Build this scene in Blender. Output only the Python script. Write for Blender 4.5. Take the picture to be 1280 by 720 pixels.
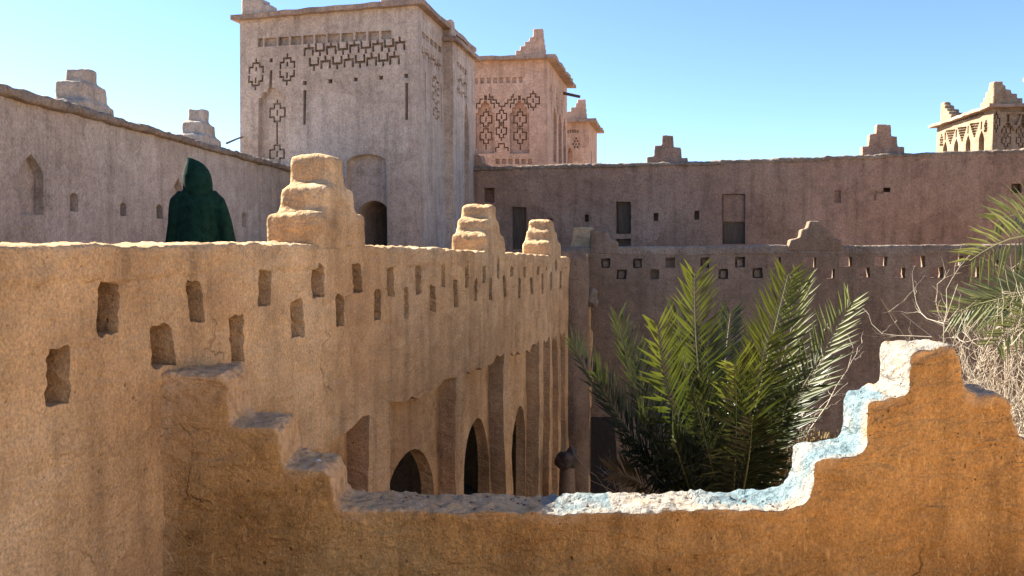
import bpy, bmesh, math, random
import numpy as np
from mathutils import Vector, Matrix
from mathutils.geometry import delaunay_2d_cdt

for o in list(bpy.data.objects): bpy.data.objects.remove(o)
SC = bpy.context.scene
COL = SC.collection
R = math.radians
random.seed(7)

# ------------------------------------------------------------------ camera, sky, sun, exposure
E = 5.0                       # eye height above the courtyard floor
F = 1050.0                    # focal length in photo pixels (1280 wide)
PITCH = math.atan(52.0 / F)
cam_d = bpy.data.cameras.new('camera'); cam = bpy.data.objects.new('camera', cam_d); COL.objects.link(cam)
cam_d.sensor_width = 36.0; cam_d.lens = 36.0 * F / 1280.0
cam_d.clip_start = 0.05; cam_d.clip_end = 2000.0
cam.location = (0, 0, E); cam.rotation_euler = (R(90) - PITCH, 0, 0)
SC.camera = cam

SUN_AZ = R(60)                # angle to the left of the view direction
SUN_EL = R(35)
w = bpy.data.worlds.new('World'); SC.world = w; w.use_nodes = True
nt = w.node_tree
sky = nt.nodes.new('ShaderNodeTexSky'); sky.sky_type = 'NISHITA'; sky.sun_disc = False
sky.sun_elevation = SUN_EL; sky.sun_rotation = -SUN_AZ
sky.air_density = 1.0; sky.dust_density = 1.4; sky.ozone_density = 4.5; sky.altitude = 2500
bg = nt.nodes['Background']; bg.inputs['Strength'].default_value = 0.062
nt.links.new(sky.outputs[0], bg.inputs['Color'])
S = Vector((-math.sin(SUN_AZ) * math.cos(SUN_EL), math.cos(SUN_AZ) * math.cos(SUN_EL), math.sin(SUN_EL)))
sun_d = bpy.data.lights.new('sun', 'SUN'); sun = bpy.data.objects.new('sun', sun_d); COL.objects.link(sun)
sun_d.energy = 5.0; sun_d.angle = R(0.5); sun_d.color = (1.0, 0.92, 0.79)
sun.rotation_euler = S.to_track_quat('Z', 'Y').to_euler()
SC.view_settings.view_transform = 'Standard'; SC.view_settings.look = 'None'
SC.view_settings.gamma = 1.0; SC.view_settings.exposure = 2.2
SC.render.engine = 'CYCLES'
SC.cycles.max_bounces = 10; SC.cycles.diffuse_bounces = 6
SC.cycles.use_denoising = True
try: SC.cycles.denoiser = 'OPENIMAGEDENOISE'
except Exception: pass
SC.cycles.denoising_prefilter = 'NONE'
SC.cycles.sample_clamp_indirect = 6.0

# ------------------------------------------------------------------ helpers
cp, sp = math.cos(PITCH), math.sin(PITCH)
def ray(px, py):
    cx, cy = (px - 640.0) / F, (360.0 - py) / F
    return Vector((cx, cp + cy * sp, -sp + cy * cp))
def at(px, py, Y):
    d = ray(px, py); d = d * (Y / d.y)
    return Vector((d.x, d.y, E + d.z))

class Frame:
    """a vertical plane: s along u, z up, w into the wall"""
    def __init__(self, o, u):
        self.o = Vector(o); self.u = Vector(u).normalized()
        n = Vector((-self.u.y, self.u.x))
        if n.dot(self.o) < 0: n = -n
        self.n = n
    def hit(self, px, py, w=0.0):
        d = ray(px, py); dxy = Vector((d.x, d.y))
        t = (self.o.dot(self.n) + w) / dxy.dot(self.n)
        p = dxy * t - self.o
        return (p.dot(self.u), E + d.z * t)
    def s(self, px, w=0.0): return self.hit(px, 308, w)[0]
    def P(self, s, z, w=0.0):
        q = self.o + self.u * s + self.n * w
        return Vector((q.x, q.y, z))

# value noise (numpy)
def _h(i, j, k, seed):
    n = (i.astype(np.int64) * 374761393 + j.astype(np.int64) * 668265263 + k.astype(np.int64) * 2147483647 + seed * 974711) & 0xFFFFFFFF
    n = ((n ^ (n >> 13)) * 1274126177) & 0xFFFFFFFF
    n = ((n ^ (n >> 16)) * 2246822519) & 0xFFFFFFFF
    n = n ^ (n >> 15)
    return (n & 0xFFFF).astype(np.float64) / 32767.5 - 1.0
def vnoise(P, f, seed=0):
    Q = np.asarray(P, dtype=np.float64) * f + 137.31
    I = np.floor(Q); t = Q - I; t = t * t * (3 - 2 * t)
    i, j, k = I[:, 0], I[:, 1], I[:, 2]
    out = 0
    for a in (0, 1):
        for b in (0, 1):
            for c in (0, 1):
                wgt = (t[:, 0] if a else 1 - t[:, 0]) * (t[:, 1] if b else 1 - t[:, 1]) * (t[:, 2] if c else 1 - t[:, 2])
                out = out + wgt * _h(i + a, j + b, k + c, seed)
    return out

def link(name, me, mat, parent=None):
    o = bpy.data.objects.new(name, me); COL.objects.link(o)
    if mat is not None and len(me.materials) == 0: me.materials.append(mat)
    if parent is not None: o.parent = parent
    return o
def tag(o, label=None, cat=None, group=None, kind=None):
    if label: o['label'] = label
    if cat: o['category'] = cat
    if group: o['group'] = group
    if kind: o['kind'] = kind
    return o
def empty(name, loc=(0, 0, 0)):
    o = bpy.data.objects.new(name, None); o.empty_display_size = 0.2; COL.objects.link(o); o.location = loc
    return o
def mesh_from(V, Fc, name='m', smooth=None):
    me = bpy.data.meshes.new(name); me.from_pydata([tuple(v) for v in V], [], [tuple(f) for f in Fc]); me.validate()
    b = bmesh.new(); b.from_mesh(me)
    bmesh.ops.recalc_face_normals(b, faces=b.faces[:]); b.to_mesh(me); b.free()
    if smooth is not None:
        me.polygons.foreach_set('use_smooth', [True] * len(me.polygons))
        me.set_sharp_from_angle(angle=R(smooth))
    return me

def coords(me):
    a = np.empty(len(me.vertices) * 3); me.vertices.foreach_get('co', a); return a.reshape(-1, 3)
def normals(me):
    a = np.empty(len(me.vertices) * 3); me.vertices.foreach_get('normal', a); return a.reshape(-1, 3)

def soften(me, vox, smooth=3, amps=((1.2, .02), (6, .008), (22, .004)), seed=0, crest=1.5, pull=0.0):
    """voxel-remesh a closed solid into soft hand-plastered mud and roughen it"""
    o = bpy.data.objects.new('tmp', me); COL.objects.link(o)
    m = o.modifiers.new('r', 'REMESH'); m.mode = 'VOXEL'; m.voxel_size = vox
    if smooth:
        s = o.modifiers.new('s', 'SMOOTH'); s.iterations = smooth; s.factor = 0.5
    dg = bpy.context.evaluated_depsgraph_get(); dg.update()
    out = bpy.data.meshes.new_from_object(o.evaluated_get(dg))
    bpy.data.objects.remove(o)
    P = coords(out); N = normals(out)
    d = np.zeros(len(P))
    for i, (f, a) in enumerate(amps):
        boost = 1.0 if i == 0 else (1.0 + crest * np.clip(N[:, 2], 0, 1))
        d += vnoise(P, f, seed + i) * a * boost
    P = P + N * d[:, None]
    out.vertices.foreach_set('co', P.ravel()); out.update()
    out.polygons.foreach_set('use_smooth', [True] * len(out.polygons))
    return out

def relief(outline, recs=(), T=.3, grid=None, top_jit=0.0):
    """closed slab in (s,z,w): outline polygon, recesses [(poly, depth)] (depth>=T is an opening), later ones win"""
    pts = []; faces = []
    def add(poly):
        i0 = len(pts); pts.extend(Vector((p[0], p[1])) for p in poly); faces.append(list(range(i0, i0 + len(poly))))
    add(outline)
    for p, d in recs: add(p)
    if grid:
        ss = [p[0] for p in outline]; zs = [p[1] for p in outline]
        s = min(ss) + grid * .5
        while s < max(ss):
            z = min(zs) + grid * .5
            while z < max(zs):
                pts.append(Vector((s + random.uniform(-.3, .3) * grid, z + random.uniform(-.3, .3) * grid))); z += grid
            s += grid
    ov, oe, of, _, _, off = delaunay_2d_cdt(pts, [], faces, 0, 1e-6)
    tris = []; lev = []
    for f, src in zip(of, off):
        if 0 not in src: continue
        k = max(src)
        d = 0.0 if k == 0 else recs[k - 1][1]
        if d >= T - 1e-6: continue
        tris.append(f); lev.append(d)
    V = []; idx = {}
    def vid(i, d):
        k = (i, round(d, 5))
        if k not in idx:
            idx[k] = len(V); V.append((ov[i][0], ov[i][1], d))
        return idx[k]
    Fc = []; em = {}
    for f, d in zip(tris, lev):
        Fc.append([vid(i, d) for i in f]); Fc.append([vid(i, T) for i in reversed(f)])
        n = len(f)
        for a in range(n):
            i, j = f[a], f[(a + 1) % n]
            em.setdefault((min(i, j), max(i, j)), []).append((d, i, j))
    for (i, j), l in em.items():
        if len(l) == 1:
            d, a, b = l[0]; Fc.append([vid(b, d), vid(a, d), vid(a, T), vid(b, T)])
        elif len(l) == 2 and abs(l[0][0] - l[1][0]) > 1e-6:
            d, a, b = l[0]; e = l[1][0]; Fc.append([vid(b, d), vid(a, d), vid(a, e), vid(b, e)])
    return V, Fc

def wall(fr, outline, recs, T, vox=None, grid=None, amp=.015, smooth=3, amps=None, seed=0, crest=1.5):
    V, Fc = relief(outline, recs, T, grid)
    if vox is None:
        A = np.array([fr.P(*v) for v in V])
        nz = vnoise(A * np.array([1, 1, 1]), .9, seed) * amp + vnoise(A, 3.1, seed + 5) * amp * .5
        top = vnoise(A, 1.7, seed + 9) * amp
        A[:, 0] += fr.n.x * nz; A[:, 1] += fr.n.y * nz; A[:, 2] += top
        return mesh_from(A, Fc, smooth=28)
    me = mesh_from([fr.P(*v) for v in V], Fc)
    return soften(me, vox, smooth, amps or ((.9, .025), (5, .008), (20, .0035)), seed, crest)

def rect(s0, s1, z0, z1): return [(s0, z0), (s1, z0), (s1, z1), (s0, z1)]
def arch(sc, z0, zs, zt, hw, n=7, pointed=.35):
    """opening with a (slightly pointed) arch: bottom z0, springing zs, top zt"""
    p = [(sc - hw, z0), (sc + hw, z0)]
    for i in range(2 * n + 1):
        a = math.pi * i / (2 * n)
        x = math.cos(a); y = math.sin(a)
        y = (1 - pointed) * y + pointed * (1 - abs(x))
        p.append((sc + hw * x, zs + (zt - zs) * y))
    return p
def ragged(poly, step=.035, amp=.008):
    out = []
    n = len(poly)
    for i in range(n):
        a = Vector(poly[i]); b = Vector(poly[(i + 1) % n]); m = max(1, int((b - a).length / step))
        for k in range(m):
            q = a.lerp(b, k / m); out.append((q.x + random.uniform(-amp, amp), q.y + random.uniform(-amp, amp)))
    return out
def fpoly(fr, pts, w=0.0): return [fr.hit(x, y, w) for x, y in pts]

def add_box(V, Fc, c, h, u=(1, 0), ):
    """box centre c, half sizes h (along u, across, up)"""
    u = Vector(u).normalized(); n = Vector((-u.y, u.x)); i0 = len(V)
    for dz in (-1, 1):
        for a, b in ((-1, -1), (1, -1), (1, 1), (-1, 1)):
            q = Vector((c[0], c[1])) + u * a * h[0] + n * b * h[1]
            V.append((q.x, q.y, c[2] + dz * h[2]))
    for f in ((3, 2, 1, 0), (4, 5, 6, 7), (0, 1, 5, 4), (1, 2, 6, 5), (2, 3, 7, 6), (3, 0, 4, 7)):
        Fc.append([i0 + k for k in f])

def tube(V, Fc, pts, rad, n=5):
    i0 = len(V); m = len(pts)
    for k, p in enumerate(pts):
        p = Vector(p); a = Vector(pts[max(k - 1, 0)]); b = Vector(pts[min(k + 1, m - 1)])
        t = (b - a).normalized() if (b - a).length > 1e-9 else Vector((0, 0, 1))
        x = t.orthogonal().normalized(); y = t.cross(x)
        r = rad[k] if hasattr(rad, '__len__') else rad
        for q in range(n):
            an = 2 * math.pi * q / n
            V.append(tuple(p + (x * math.cos(an) + y * math.sin(an)) * r))
    for k in range(m - 1):
        for q in range(n):
            Fc.append([i0 + k * n + q, i0 + k * n + (q + 1) % n, i0 + (k + 1) * n + (q + 1) % n, i0 + (k + 1) * n + q])
    Fc.append([i0 + q for q in reversed(range(n))]); Fc.append([i0 + (m - 1) * n + q for q in range(n)])

# ------------------------------------------------------------------ materials
def N(t, kind, **kw):
    n = t.nodes.new('ShaderNode' + kind)
    for k, v in kw.items():
        if k in n.inputs: n.inputs[k].default_value = v
        else: setattr(n, k, v)
    return n
def ramp(t, fac, stops):
    r = t.nodes.new('ShaderNodeValToRGB'); t.links.new(fac, r.inputs[0])
    el = r.color_ramp.elements
    while len(el) < len(stops): el.new(.5)
    for e, (p, c) in zip(el, stops):
        e.position = p; e.color = (c[0], c[1], c[2], 1) if hasattr(c, '__len__') else (c, c, c, 1)
    return r.outputs[0]
def mixc(t, fac, a, b, mode='MIX'):
    m = t.nodes.new('ShaderNodeMix'); m.data_type = 'RGBA'; m.blend_type = mode
    for sock, v in ((m.inputs['Factor'], fac), (m.inputs['A'], a), (m.inputs['B'], b)):
        if hasattr(v, 'links') or hasattr(v, 'is_linked'): t.links.new(v, sock)
        elif hasattr(v, '__len__'): sock.default_value = (*v[:3], 1)
        else: sock.default_value = v
    # named sockets are duplicated per data type: wire the colour ones explicitly
    return m
def mix(t, fac, a, b, mode='MIX'):
    m = t.nodes.new('ShaderNodeMix'); m.data_type = 'RGBA'; m.blend_type = mode
    for i, v in ((0, fac), (6, a), (7, b)):
        s = m.inputs[i]
        if isinstance(v, bpy.types.NodeSocket): t.links.new(v, s)
        elif hasattr(v, '__len__'): s.default_value = (*v[:3], 1)
        else: s.default_value = v
    return m.outputs[2]
def noise(t, vec, scale, detail=4, rough=.55, dist=0.0):
    n = N(t, 'TexNoise', Scale=scale, Detail=detail, Roughness=rough, Distortion=dist)
    t.links.new(vec, n.inputs['Vector']); return n.outputs[0]
def newmat(name):
    m = bpy.data.materials.new(name); m.use_nodes = True
    t = m.node_tree; return m, t, t.nodes['Principled BSDF']

def clay(name, c1, c2, c3, grain=1.0, bump=.35, straw=.5, light_tint=False, speck=.5, crack=.3):
    """mud-and-straw render: patchy hue, grit, straw flecks, rain streaks, small cracks"""
    m, t, b = newmat(name)
    geo = t.nodes.new('ShaderNodeNewGeometry'); pos = geo.outputs['Position']
    big = noise(t, pos, .9, 5, .6)
    col = ramp(t, big, [(.33, c1), (.52, c2), (.68, c3)])
    mid = noise(t, pos, 4.5, 6, .65, .4)
    col = mix(t, .8, col, ramp(t, mid, [(.28, .66), (.5, 1.0), (.72, 1.18)]), 'MULTIPLY')
    # rain streaks
    mp = N(t, 'Mapping'); mp.inputs['Scale'].default_value = (7, 7, .55); t.links.new(pos, mp.inputs['Vector'])
    stk = noise(t, mp.outputs[0], 1.0, 4, .6)
    col = mix(t, .75, col, ramp(t, stk, [(.3, .66), (.5, 1.0), (.75, 1.12)]), 'MULTIPLY')
    # patches of repair: big irregular cells with a slightly different tint
    wq = N(t, 'TexNoise', Scale=2.2, Detail=4.0); t.links.new(pos, wq.inputs['Vector'])
    wa = N(t, 'VectorMath', operation='SCALE'); t.links.new(wq.outputs['Color'], wa.inputs[0]); wa.inputs['Scale'].default_value = .9
    wb = N(t, 'VectorMath', operation='ADD'); t.links.new(pos, wb.inputs[0]); t.links.new(wa.outputs[0], wb.inputs[1])
    vp_ = N(t, 'TexVoronoi', Scale=.8); t.links.new(wb.outputs[0], vp_.inputs['Vector'])
    sp3 = N(t, 'SeparateColor'); t.links.new(vp_.outputs['Color'], sp3.inputs[0])
    col = mix(t, .6, col, ramp(t, sp3.outputs[0], [(.1, (.84, .80, .78)), (.5, (1.0, 1.0, 1.0)), (.9, (1.10, 1.12, 1.14))]), 'MULTIPLY')
    # grit
    mg = N(t, 'Mapping'); mg.inputs['Scale'].default_value = (1, 1, .8); t.links.new(pos, mg.inputs['Vector'])
    g1 = noise(t, mg.outputs[0], 70 * grain, 4, .75)
    col = mix(t, .6, col, ramp(t, g1, [(.33, .48), (.5, 1.0), (.67, 1.5)]), 'MULTIPLY')
    # dark scuffs and crumbs
    g2 = noise(t, mg.outputs[0], 26 * grain, 5, .8, .6)
    col = mix(t, .6, col, ramp(t, g2, [(.30, .42), (.42, .95), (.55, 1.0), (.72, 1.22)]), 'MULTIPLY')
    # straw flecks (stretched) and pits
    mp2 = N(t, 'Mapping'); mp2.inputs['Scale'].default_value = (60, 60, 17); mp2.inputs['Rotation'].default_value = (.3, .5, .2)
    t.links.new(pos, mp2.inputs['Vector'])
    fl = noise(t, mp2.outputs[0], 1.0, 2, .5, 1.2)
    flm = ramp(t, fl, [(.60, 0.0), (.70, 1.0)])
    fm = N(t, 'Math', operation='MULTIPLY'); t.links.new(flm, fm.inputs[0]); fm.inputs[1].default_value = straw
    col = mix(t, fm.outputs[0], col, (min(1, c3[0] * 1.35), min(1, c3[1] * 1.3), c3[2] * 1.15))
    vor = N(t, 'TexVoronoi', Scale=9.0); t.links.new(pos, vor.inputs['Vector'])
    pit = ramp(t, vor.outputs['Distance'], [(.03, 1.0), (.10, 0.0)])
    sel = ramp(t, noise(t, pos, 3.0, 2), [(.52, 0.0), (.60, 1.0)])
    pm = N(t, 'Math', operation='MULTIPLY'); t.links.new(pit, pm.inputs[0]); t.links.new(sel, pm.inputs[1])
    vo2 = N(t, 'TexVoronoi', Scale=24.0); t.links.new(pos, vo2.inputs['Vector'])
    pit2 = ramp(t, vo2.outputs['Distance'], [(.05, 1.0), (.14, 0.0)])
    sel2 = ramp(t, noise(t, pos, 7.0, 3), [(.54, 0.0), (.60, .8)])
    p2 = N(t, 'Math', operation='MULTIPLY_ADD'); t.links.new(pit2, p2.inputs[0]); t.links.new(sel2, p2.inputs[1]); t.links.new(pm.outputs[0], p2.inputs[2])
    pm = p2
    ps = N(t, 'Math', operation='MULTIPLY'); ps.use_clamp = True; t.links.new(pm.outputs[0], ps.inputs[0]); ps.inputs[1].default_value = speck
    col = mix(t, ps.outputs[0], col, (c1[0] * .3, c1[1] * .28, c1[2] * .28))
    # thin cracks
    vc = N(t, 'TexVoronoi', Scale=1.0, feature='DISTANCE_TO_EDGE')
    wn = N(t, 'TexNoise', Scale=3.0, Detail=6.0); t.links.new(pos, wn.inputs['Vector'])
    va = N(t, 'VectorMath', operation='SCALE'); t.links.new(wn.outputs['Color'], va.inputs[0]); va.inputs['Scale'].default_value = .5
    vb = N(t, 'VectorMath', operation='ADD'); t.links.new(pos, vb.inputs[0]); t.links.new(va.outputs[0], vb.inputs[1])
    mc_ = N(t, 'Mapping'); mc_.inputs['Scale'].default_value = (1.6, 1.6, .7); t.links.new(vb.outputs[0], mc_.inputs['Vector'])
    t.links.new(mc_.outputs[0], vc.inputs['Vector'])
    crk = ramp(t, vc.outputs['Distance'], [(.002, 1.0), (.008, 0.0)])
    csel = ramp(t, noise(t, pos, 1.7, 2), [(.58, 0.0), (.64, crack)])
    cm = N(t, 'Math', operation='MULTIPLY'); t.links.new(crk, cm.inputs[0]); t.links.new(csel, cm.inputs[1])
    col = mix(t, cm.outputs[0], col, (c1[0] * .35, c1[1] * .32, c1[2] * .3))
    if light_tint:
        cr_ = N(t, 'Attribute', attribute_name='light_blend')  # light on tops and risers as a paler tint, plus beige plaster join
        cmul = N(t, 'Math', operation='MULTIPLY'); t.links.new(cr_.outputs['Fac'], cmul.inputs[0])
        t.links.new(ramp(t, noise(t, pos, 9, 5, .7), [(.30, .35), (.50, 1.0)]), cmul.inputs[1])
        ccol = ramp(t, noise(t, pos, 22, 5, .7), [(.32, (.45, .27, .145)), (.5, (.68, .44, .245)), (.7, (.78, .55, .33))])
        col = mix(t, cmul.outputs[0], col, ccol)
        at_ = N(t, 'Attribute', attribute_name='sun_cyan')
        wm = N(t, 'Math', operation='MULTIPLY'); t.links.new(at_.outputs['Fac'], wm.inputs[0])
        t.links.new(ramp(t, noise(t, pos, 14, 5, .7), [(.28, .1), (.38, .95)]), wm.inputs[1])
        lc_ = N(t, 'Attribute', attribute_name='sun_cream')
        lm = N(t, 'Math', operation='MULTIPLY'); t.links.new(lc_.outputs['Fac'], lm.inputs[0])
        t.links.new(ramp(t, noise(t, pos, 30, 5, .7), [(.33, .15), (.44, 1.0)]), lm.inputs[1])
        col = mix(t, lm.outputs[0], col, ramp(t, noise(t, pos, 45, 4, .7), [(.28, (.17, .145, .115)), (.45, (.30, .275, .24)), (.7, (.38, .355, .31))]))  # cream glare of direct sun, put into the colour
        col = mix(t, wm.outputs[0], col, ramp(t, noise(t, pos, 18, 5, .7), [(.3, (.14, .205, .23)), (.6, (.18, .262, .29))]))  # cyan cast of blown-out sunlight, put into the colour
    t.links.new(col, b.inputs['Base Color'])
    b.inputs['Roughness'].default_value = .95
    b.inputs['Specular IOR Level'].default_value = .12
    # bump
    h = N(t, 'Math', operation='MULTIPLY_ADD'); t.links.new(g1, h.inputs[0]); h.inputs[1].default_value = .35
    h1 = N(t, 'Math', operation='MULTIPLY_ADD'); t.links.new(noise(t, pos, 24, 5, .65), h1.inputs[0]); h1.inputs[1].default_value = 1.0
    t.links.new(h1.outputs[0], h.inputs[2])
    mt3 = N(t, 'Mapping'); mt3.inputs['Scale'].default_value = (4, 4, 9); t.links.new(pos, mt3.inputs['Vector'])
    ht = N(t, 'Math', operation='MULTIPLY_ADD'); t.links.new(noise(t, mt3.outputs[0], 1.0, 3, .5, .8), ht.inputs[0]); ht.inputs[1].default_value = 2.2
    t.links.new(h.outputs[0], ht.inputs[2]); h = ht
    h2 = N(t, 'Math', operation='SUBTRACT'); t.links.new(h.outputs[0], h2.inputs[0]); t.links.new(pm.outputs[0], h2.inputs[1])
    h3 = N(t, 'Math', operation='SUBTRACT'); t.links.new(h2.outputs[0], h3.inputs[0]); t.links.new(cm.outputs[0], h3.inputs[1])
    bp = N(t, 'Bump', Strength=bump, Distance=.04); t.links.new(h3.outputs[0], bp.inputs['Height'])
    t.links.new(bp.outputs[0], b.inputs['Normal'])
    return m

def plain(name, c1, c2, scale=8, rough=.8, bump=.2, spec=.3, stretch=None):
    m, t, b = newmat(name)
    tc = t.nodes.new('ShaderNodeNewGeometry'); v = tc.outputs['Position']
    if stretch:
        mp = N(t, 'Mapping'); mp.inputs['Scale'].default_value = stretch; t.links.new(v, mp.inputs['Vector']); v = mp.outputs[0]
    n = noise(t, v, scale, 5, .6)
    t.links.new(ramp(t, n, [(.3, c1), (.7, c2)]), b.inputs['Base Color'])
    b.inputs['Roughness'].default_value = rough; b.inputs['Specular IOR Level'].default_value = spec
    bp = N(t, 'Bump', Strength=bump, Distance=.02); t.links.new(n, bp.inputs['Height']); t.links.new(bp.outputs[0], b.inputs['Normal'])
    return m

def leaf(name, c1, c2, rough=.38, trans=.3, spec=.6, sun_tip=.4):
    m, t, b = newmat(name)
    g = t.nodes.new('ShaderNodeNewGeometry')
    n = noise(t, g.outputs['Position'], 3.0, 3)
    r = N(t, 'Math', operation='MULTIPLY_ADD'); t.links.new(g.outputs['Random Per Island'], r.inputs[0]); r.inputs[1].default_value = .5
    hm = N(t, 'Math', operation='MULTIPLY'); t.links.new(n, hm.inputs[0]); hm.inputs[1].default_value = .5
    t.links.new(hm.outputs[0], r.inputs[2])
    c = ramp(t, r.outputs[0], [(.2, c1), (.8, c2)])
    ta = N(t, 'Attribute', attribute_name='tip'); tm = N(t, 'Math', operation='MULTIPLY'); t.links.new(ta.outputs['Fac'], tm.inputs[0]); tm.inputs[1].default_value = sun_tip
    c = mix(t, tm.outputs[0], c, (.21, .21, .045))  # sunlit frond tips: yellow-green light mixed into the leaf colour
    t.links.new(c, b.inputs['Base Color']); b.inputs['Roughness'].default_value = rough; b.inputs['Specular IOR Level'].default_value = spec
    tr = N(t, 'BsdfTranslucent'); t.links.new(mix(t, 1.0, c, (1.5, 1.6, .5), 'MULTIPLY'), tr.inputs['Color'])
    ms = N(t, 'MixShader'); ms.inputs[0].default_value = trans
    t.links.new(b.outputs[0], ms.inputs[1]); t.links.new(tr.outputs[0], ms.inputs[2])
    t.links.new(ms.outputs[0], t.nodes['Material Output'].inputs['Surface'])
    return m

M = {}
M['near_wall'] = clay('clay_near_wall', (0.492, 0.305, 0.155), (0.589, 0.385, 0.203), (0.653, 0.460, 0.268), grain=1.2, bump=.7, straw=.22, crack=.5)
M['fore_wall'] = clay('clay_fore_wall', (0.452, 0.236, 0.079), (0.546, 0.310, 0.116), (0.598, 0.373, 0.163), grain=1.2, bump=1.0, straw=.5, light_tint=True, crack=.5)
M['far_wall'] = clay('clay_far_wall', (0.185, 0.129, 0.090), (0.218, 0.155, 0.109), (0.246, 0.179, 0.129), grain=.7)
M['block'] = clay('clay_block', (0.253, 0.161, 0.115), (0.299, 0.193, 0.138), (0.345, 0.230, 0.167), grain=.55, straw=.35)
M['left_block'] = clay('clay_left_block', (0.354, 0.295, 0.242), (0.395, 0.330, 0.271), (0.431, 0.360, 0.301), grain=.6, straw=.3)
M['tower'] = clay('clay_tower', (0.383, 0.307, 0.249), (0.429, 0.348, 0.284), (0.464, 0.383, 0.319), grain=.5, straw=.35)
M['tower_pink'] = clay('clay_tower_pink', (0.440, 0.292, 0.209), (0.484, 0.325, 0.231), (0.517, 0.358, 0.264), grain=.45, straw=.3)
M['tower_gold'] = clay('clay_tower_gold', (.25, .18, .12), (.285, .21, .14), (.31, .235, .16), grain=.45, straw=.3)
M['coping'] = clay('clay_coping', (.19, .145, .115), (.26, .205, .16), (.33, .27, .21), grain=.6, bump=.8)
M['eave'] = clay('clay_eave', (.26, .19, .15), (.33, .245, .19), (.38, .29, .23), grain=.5, bump=.7)
M['ground'] = clay('clay_ground', (.36, .25, .16), (.42, .295, .19), (.46, .33, .22), grain=.6, bump=.6)
M['terrace'] = clay('clay_terrace', (.50, .33, .17), (.56, .385, .21), (.60, .42, .24), grain=.6, bump=.5)
M['pale'] = clay('clay_pale', (.40, .32, .24), (.46, .375, .285), (.50, .415, .325), grain=.6, bump=.5)
M['wood'] = plain('weathered_wood', (.07, .05, .035), (.14, .10, .07), 3, .85, .5, .2, (20, 20, 1.5))
M['dark_wood'] = plain('dark_wood', (.015, .012, .01), (.035, .028, .022), 4, .8, .4, .2, (12, 12, 1.5))
M['stone'] = plain('porous_stone', (.05, .04, .032), (.11, .09, .075), 14, .95, .9, .2)
M['pebble'] = plain('white_pebble', (.6, .58, .55), (.75, .73, .7), 20, .8, .2, .3)
M['twig'] = plain('dry_twig', (.24, .205, .16), (.42, .36, .28), 9, .8, .3, .3)
M['straw'] = plain('straw', (.5, .4, .24), (.62, .52, .34), 9, .7, .2, .3)
M['frond'] = leaf('palm_leaflets', (.018, .030, .015), (.072, .084, .030), .55, .19, .28)
M['frond_shade'] = leaf('palm_leaflets_shade', (.014, .022, .013), (.036, .046, .026), trans=.16, sun_tip=.15)  # shaded copy of the leaflets: courtyard shade put into the colour
M['frond_dry'] = leaf('palm_leaflets_dry', (.16, .11, .05), (.26, .19, .10), .7, .15, .2, .0)
M['frond_pale'] = leaf('palm_leaflets_pale', (.07, .085, .035), (.17, .18, .09), trans=.2)
M['rachis'] = plain('palm_rachis', (.12, .13, .05), (.20, .19, .09), 6, .55, .2, .4)
M['trunk'] = plain('palm_trunk', (.06, .045, .03), (.14, .10, .07), 10, .9, .9, .2)
M['robe'] = plain('green_wool', (.0015, .013, .009), (.007, .038, .026), 16, .95, .4, .15)
M['skin'] = plain('skin', (.25, .14, .09), (.32, .19, .13), 12, .6, .1, .3)

# ------------------------------------------------------------------ frames
UL = Vector((.284, .959)).normalized()              # the courtyard wall runs forward and to the right
D = 2.8
FL = Frame(Vector((-UL.y, UL.x)) * D, UL)           # courtyard wall
FF = Frame((0, 4.05), (1, 0))                       # foreground wall
FP = Frame((1.3, 14.2), (.985, -.17))               # far parapet
FB = Frame((-.965, 18.45), (.972, -.235))           # long building behind it
FW = Frame((-5.24, 0), (.0656, .998))               # building on the left

# ------------------------------------------------------------------ ground and terraces
def block(name, poly, z0, z1, mat, label=None, sub=.5):
    V = []; Fc = []
    n = len(poly)
    for z in (z0, z1):
        for p in poly: V.append((p[0], p[1], z))
    Fc.append(list(range(n))[::-1]); Fc.append([n + i for i in range(n)])
    for i in range(n): Fc.append([i, (i + 1) % n, n + (i + 1) % n, n + i])
    o = link(name, mesh_from(V, Fc), mat); tag(o, kind='structure')
    return o
gm = mesh_from([(-900, -900, 0), (900, -900, 0), (900, 900, 0), (-900, 900, 0)], [(0, 1, 2, 3)])
tag(link('ground', gm, M['ground']), kind='structure')
def xy(fr, s, w): p = fr.P(s, 0, w); return (p.x, p.y)
block('near_terrace', [xy(FL, -6, .05), xy(FL, 4.35, .05), (4.9, 4.33), (4.9, -7)], .01, E - 1.75, M['terrace'])
block('left_terrace', [xy(FL, -4, .38), xy(FL, 14.6, .38), xy(FW, 15.6, -.02), xy(FW, 0, -.02)], E - 1.2, E - .85, M['terrace'])
block('far_terrace', [xy(FP, -1.0, .28), xy(FP, 9.4, .28), xy(FB, 12.5, .05), xy(FB, -.6, .05)], .01, E - .95, M['terrace'])

# ------------------------------------------------------------------ merlons
def merlon(name, fr, sc, z, tiers, T, w0, mat, parent, vox=.018, seed=0, taper=.04, sink=.08, amps=None):
    """stepped pillow-like merlon: tiers [(half width left, half width right, height)]"""
    V = []; Fc = []; zz = z - sink
    for k, (a, b, h) in enumerate(tiers):
        hh = h + (sink if k == 0 else .03)
        z0 = zz if k == 0 else zz - .03
        th = T / 2 - taper * k
        c = fr.P(sc + (b - a) / 2, z0 + hh / 2, w0 + T / 2)
        add_box(V, Fc, c, ((a + b) / 2, th, hh / 2), fr.u)
        zz = z0 + hh
    me = soften(mesh_from(V, Fc), vox, 4, amps or ((2.5, .012), (8, .008), (24, .004)), seed, .8)
    o = link(name, me, mat, parent)
    return o

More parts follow.
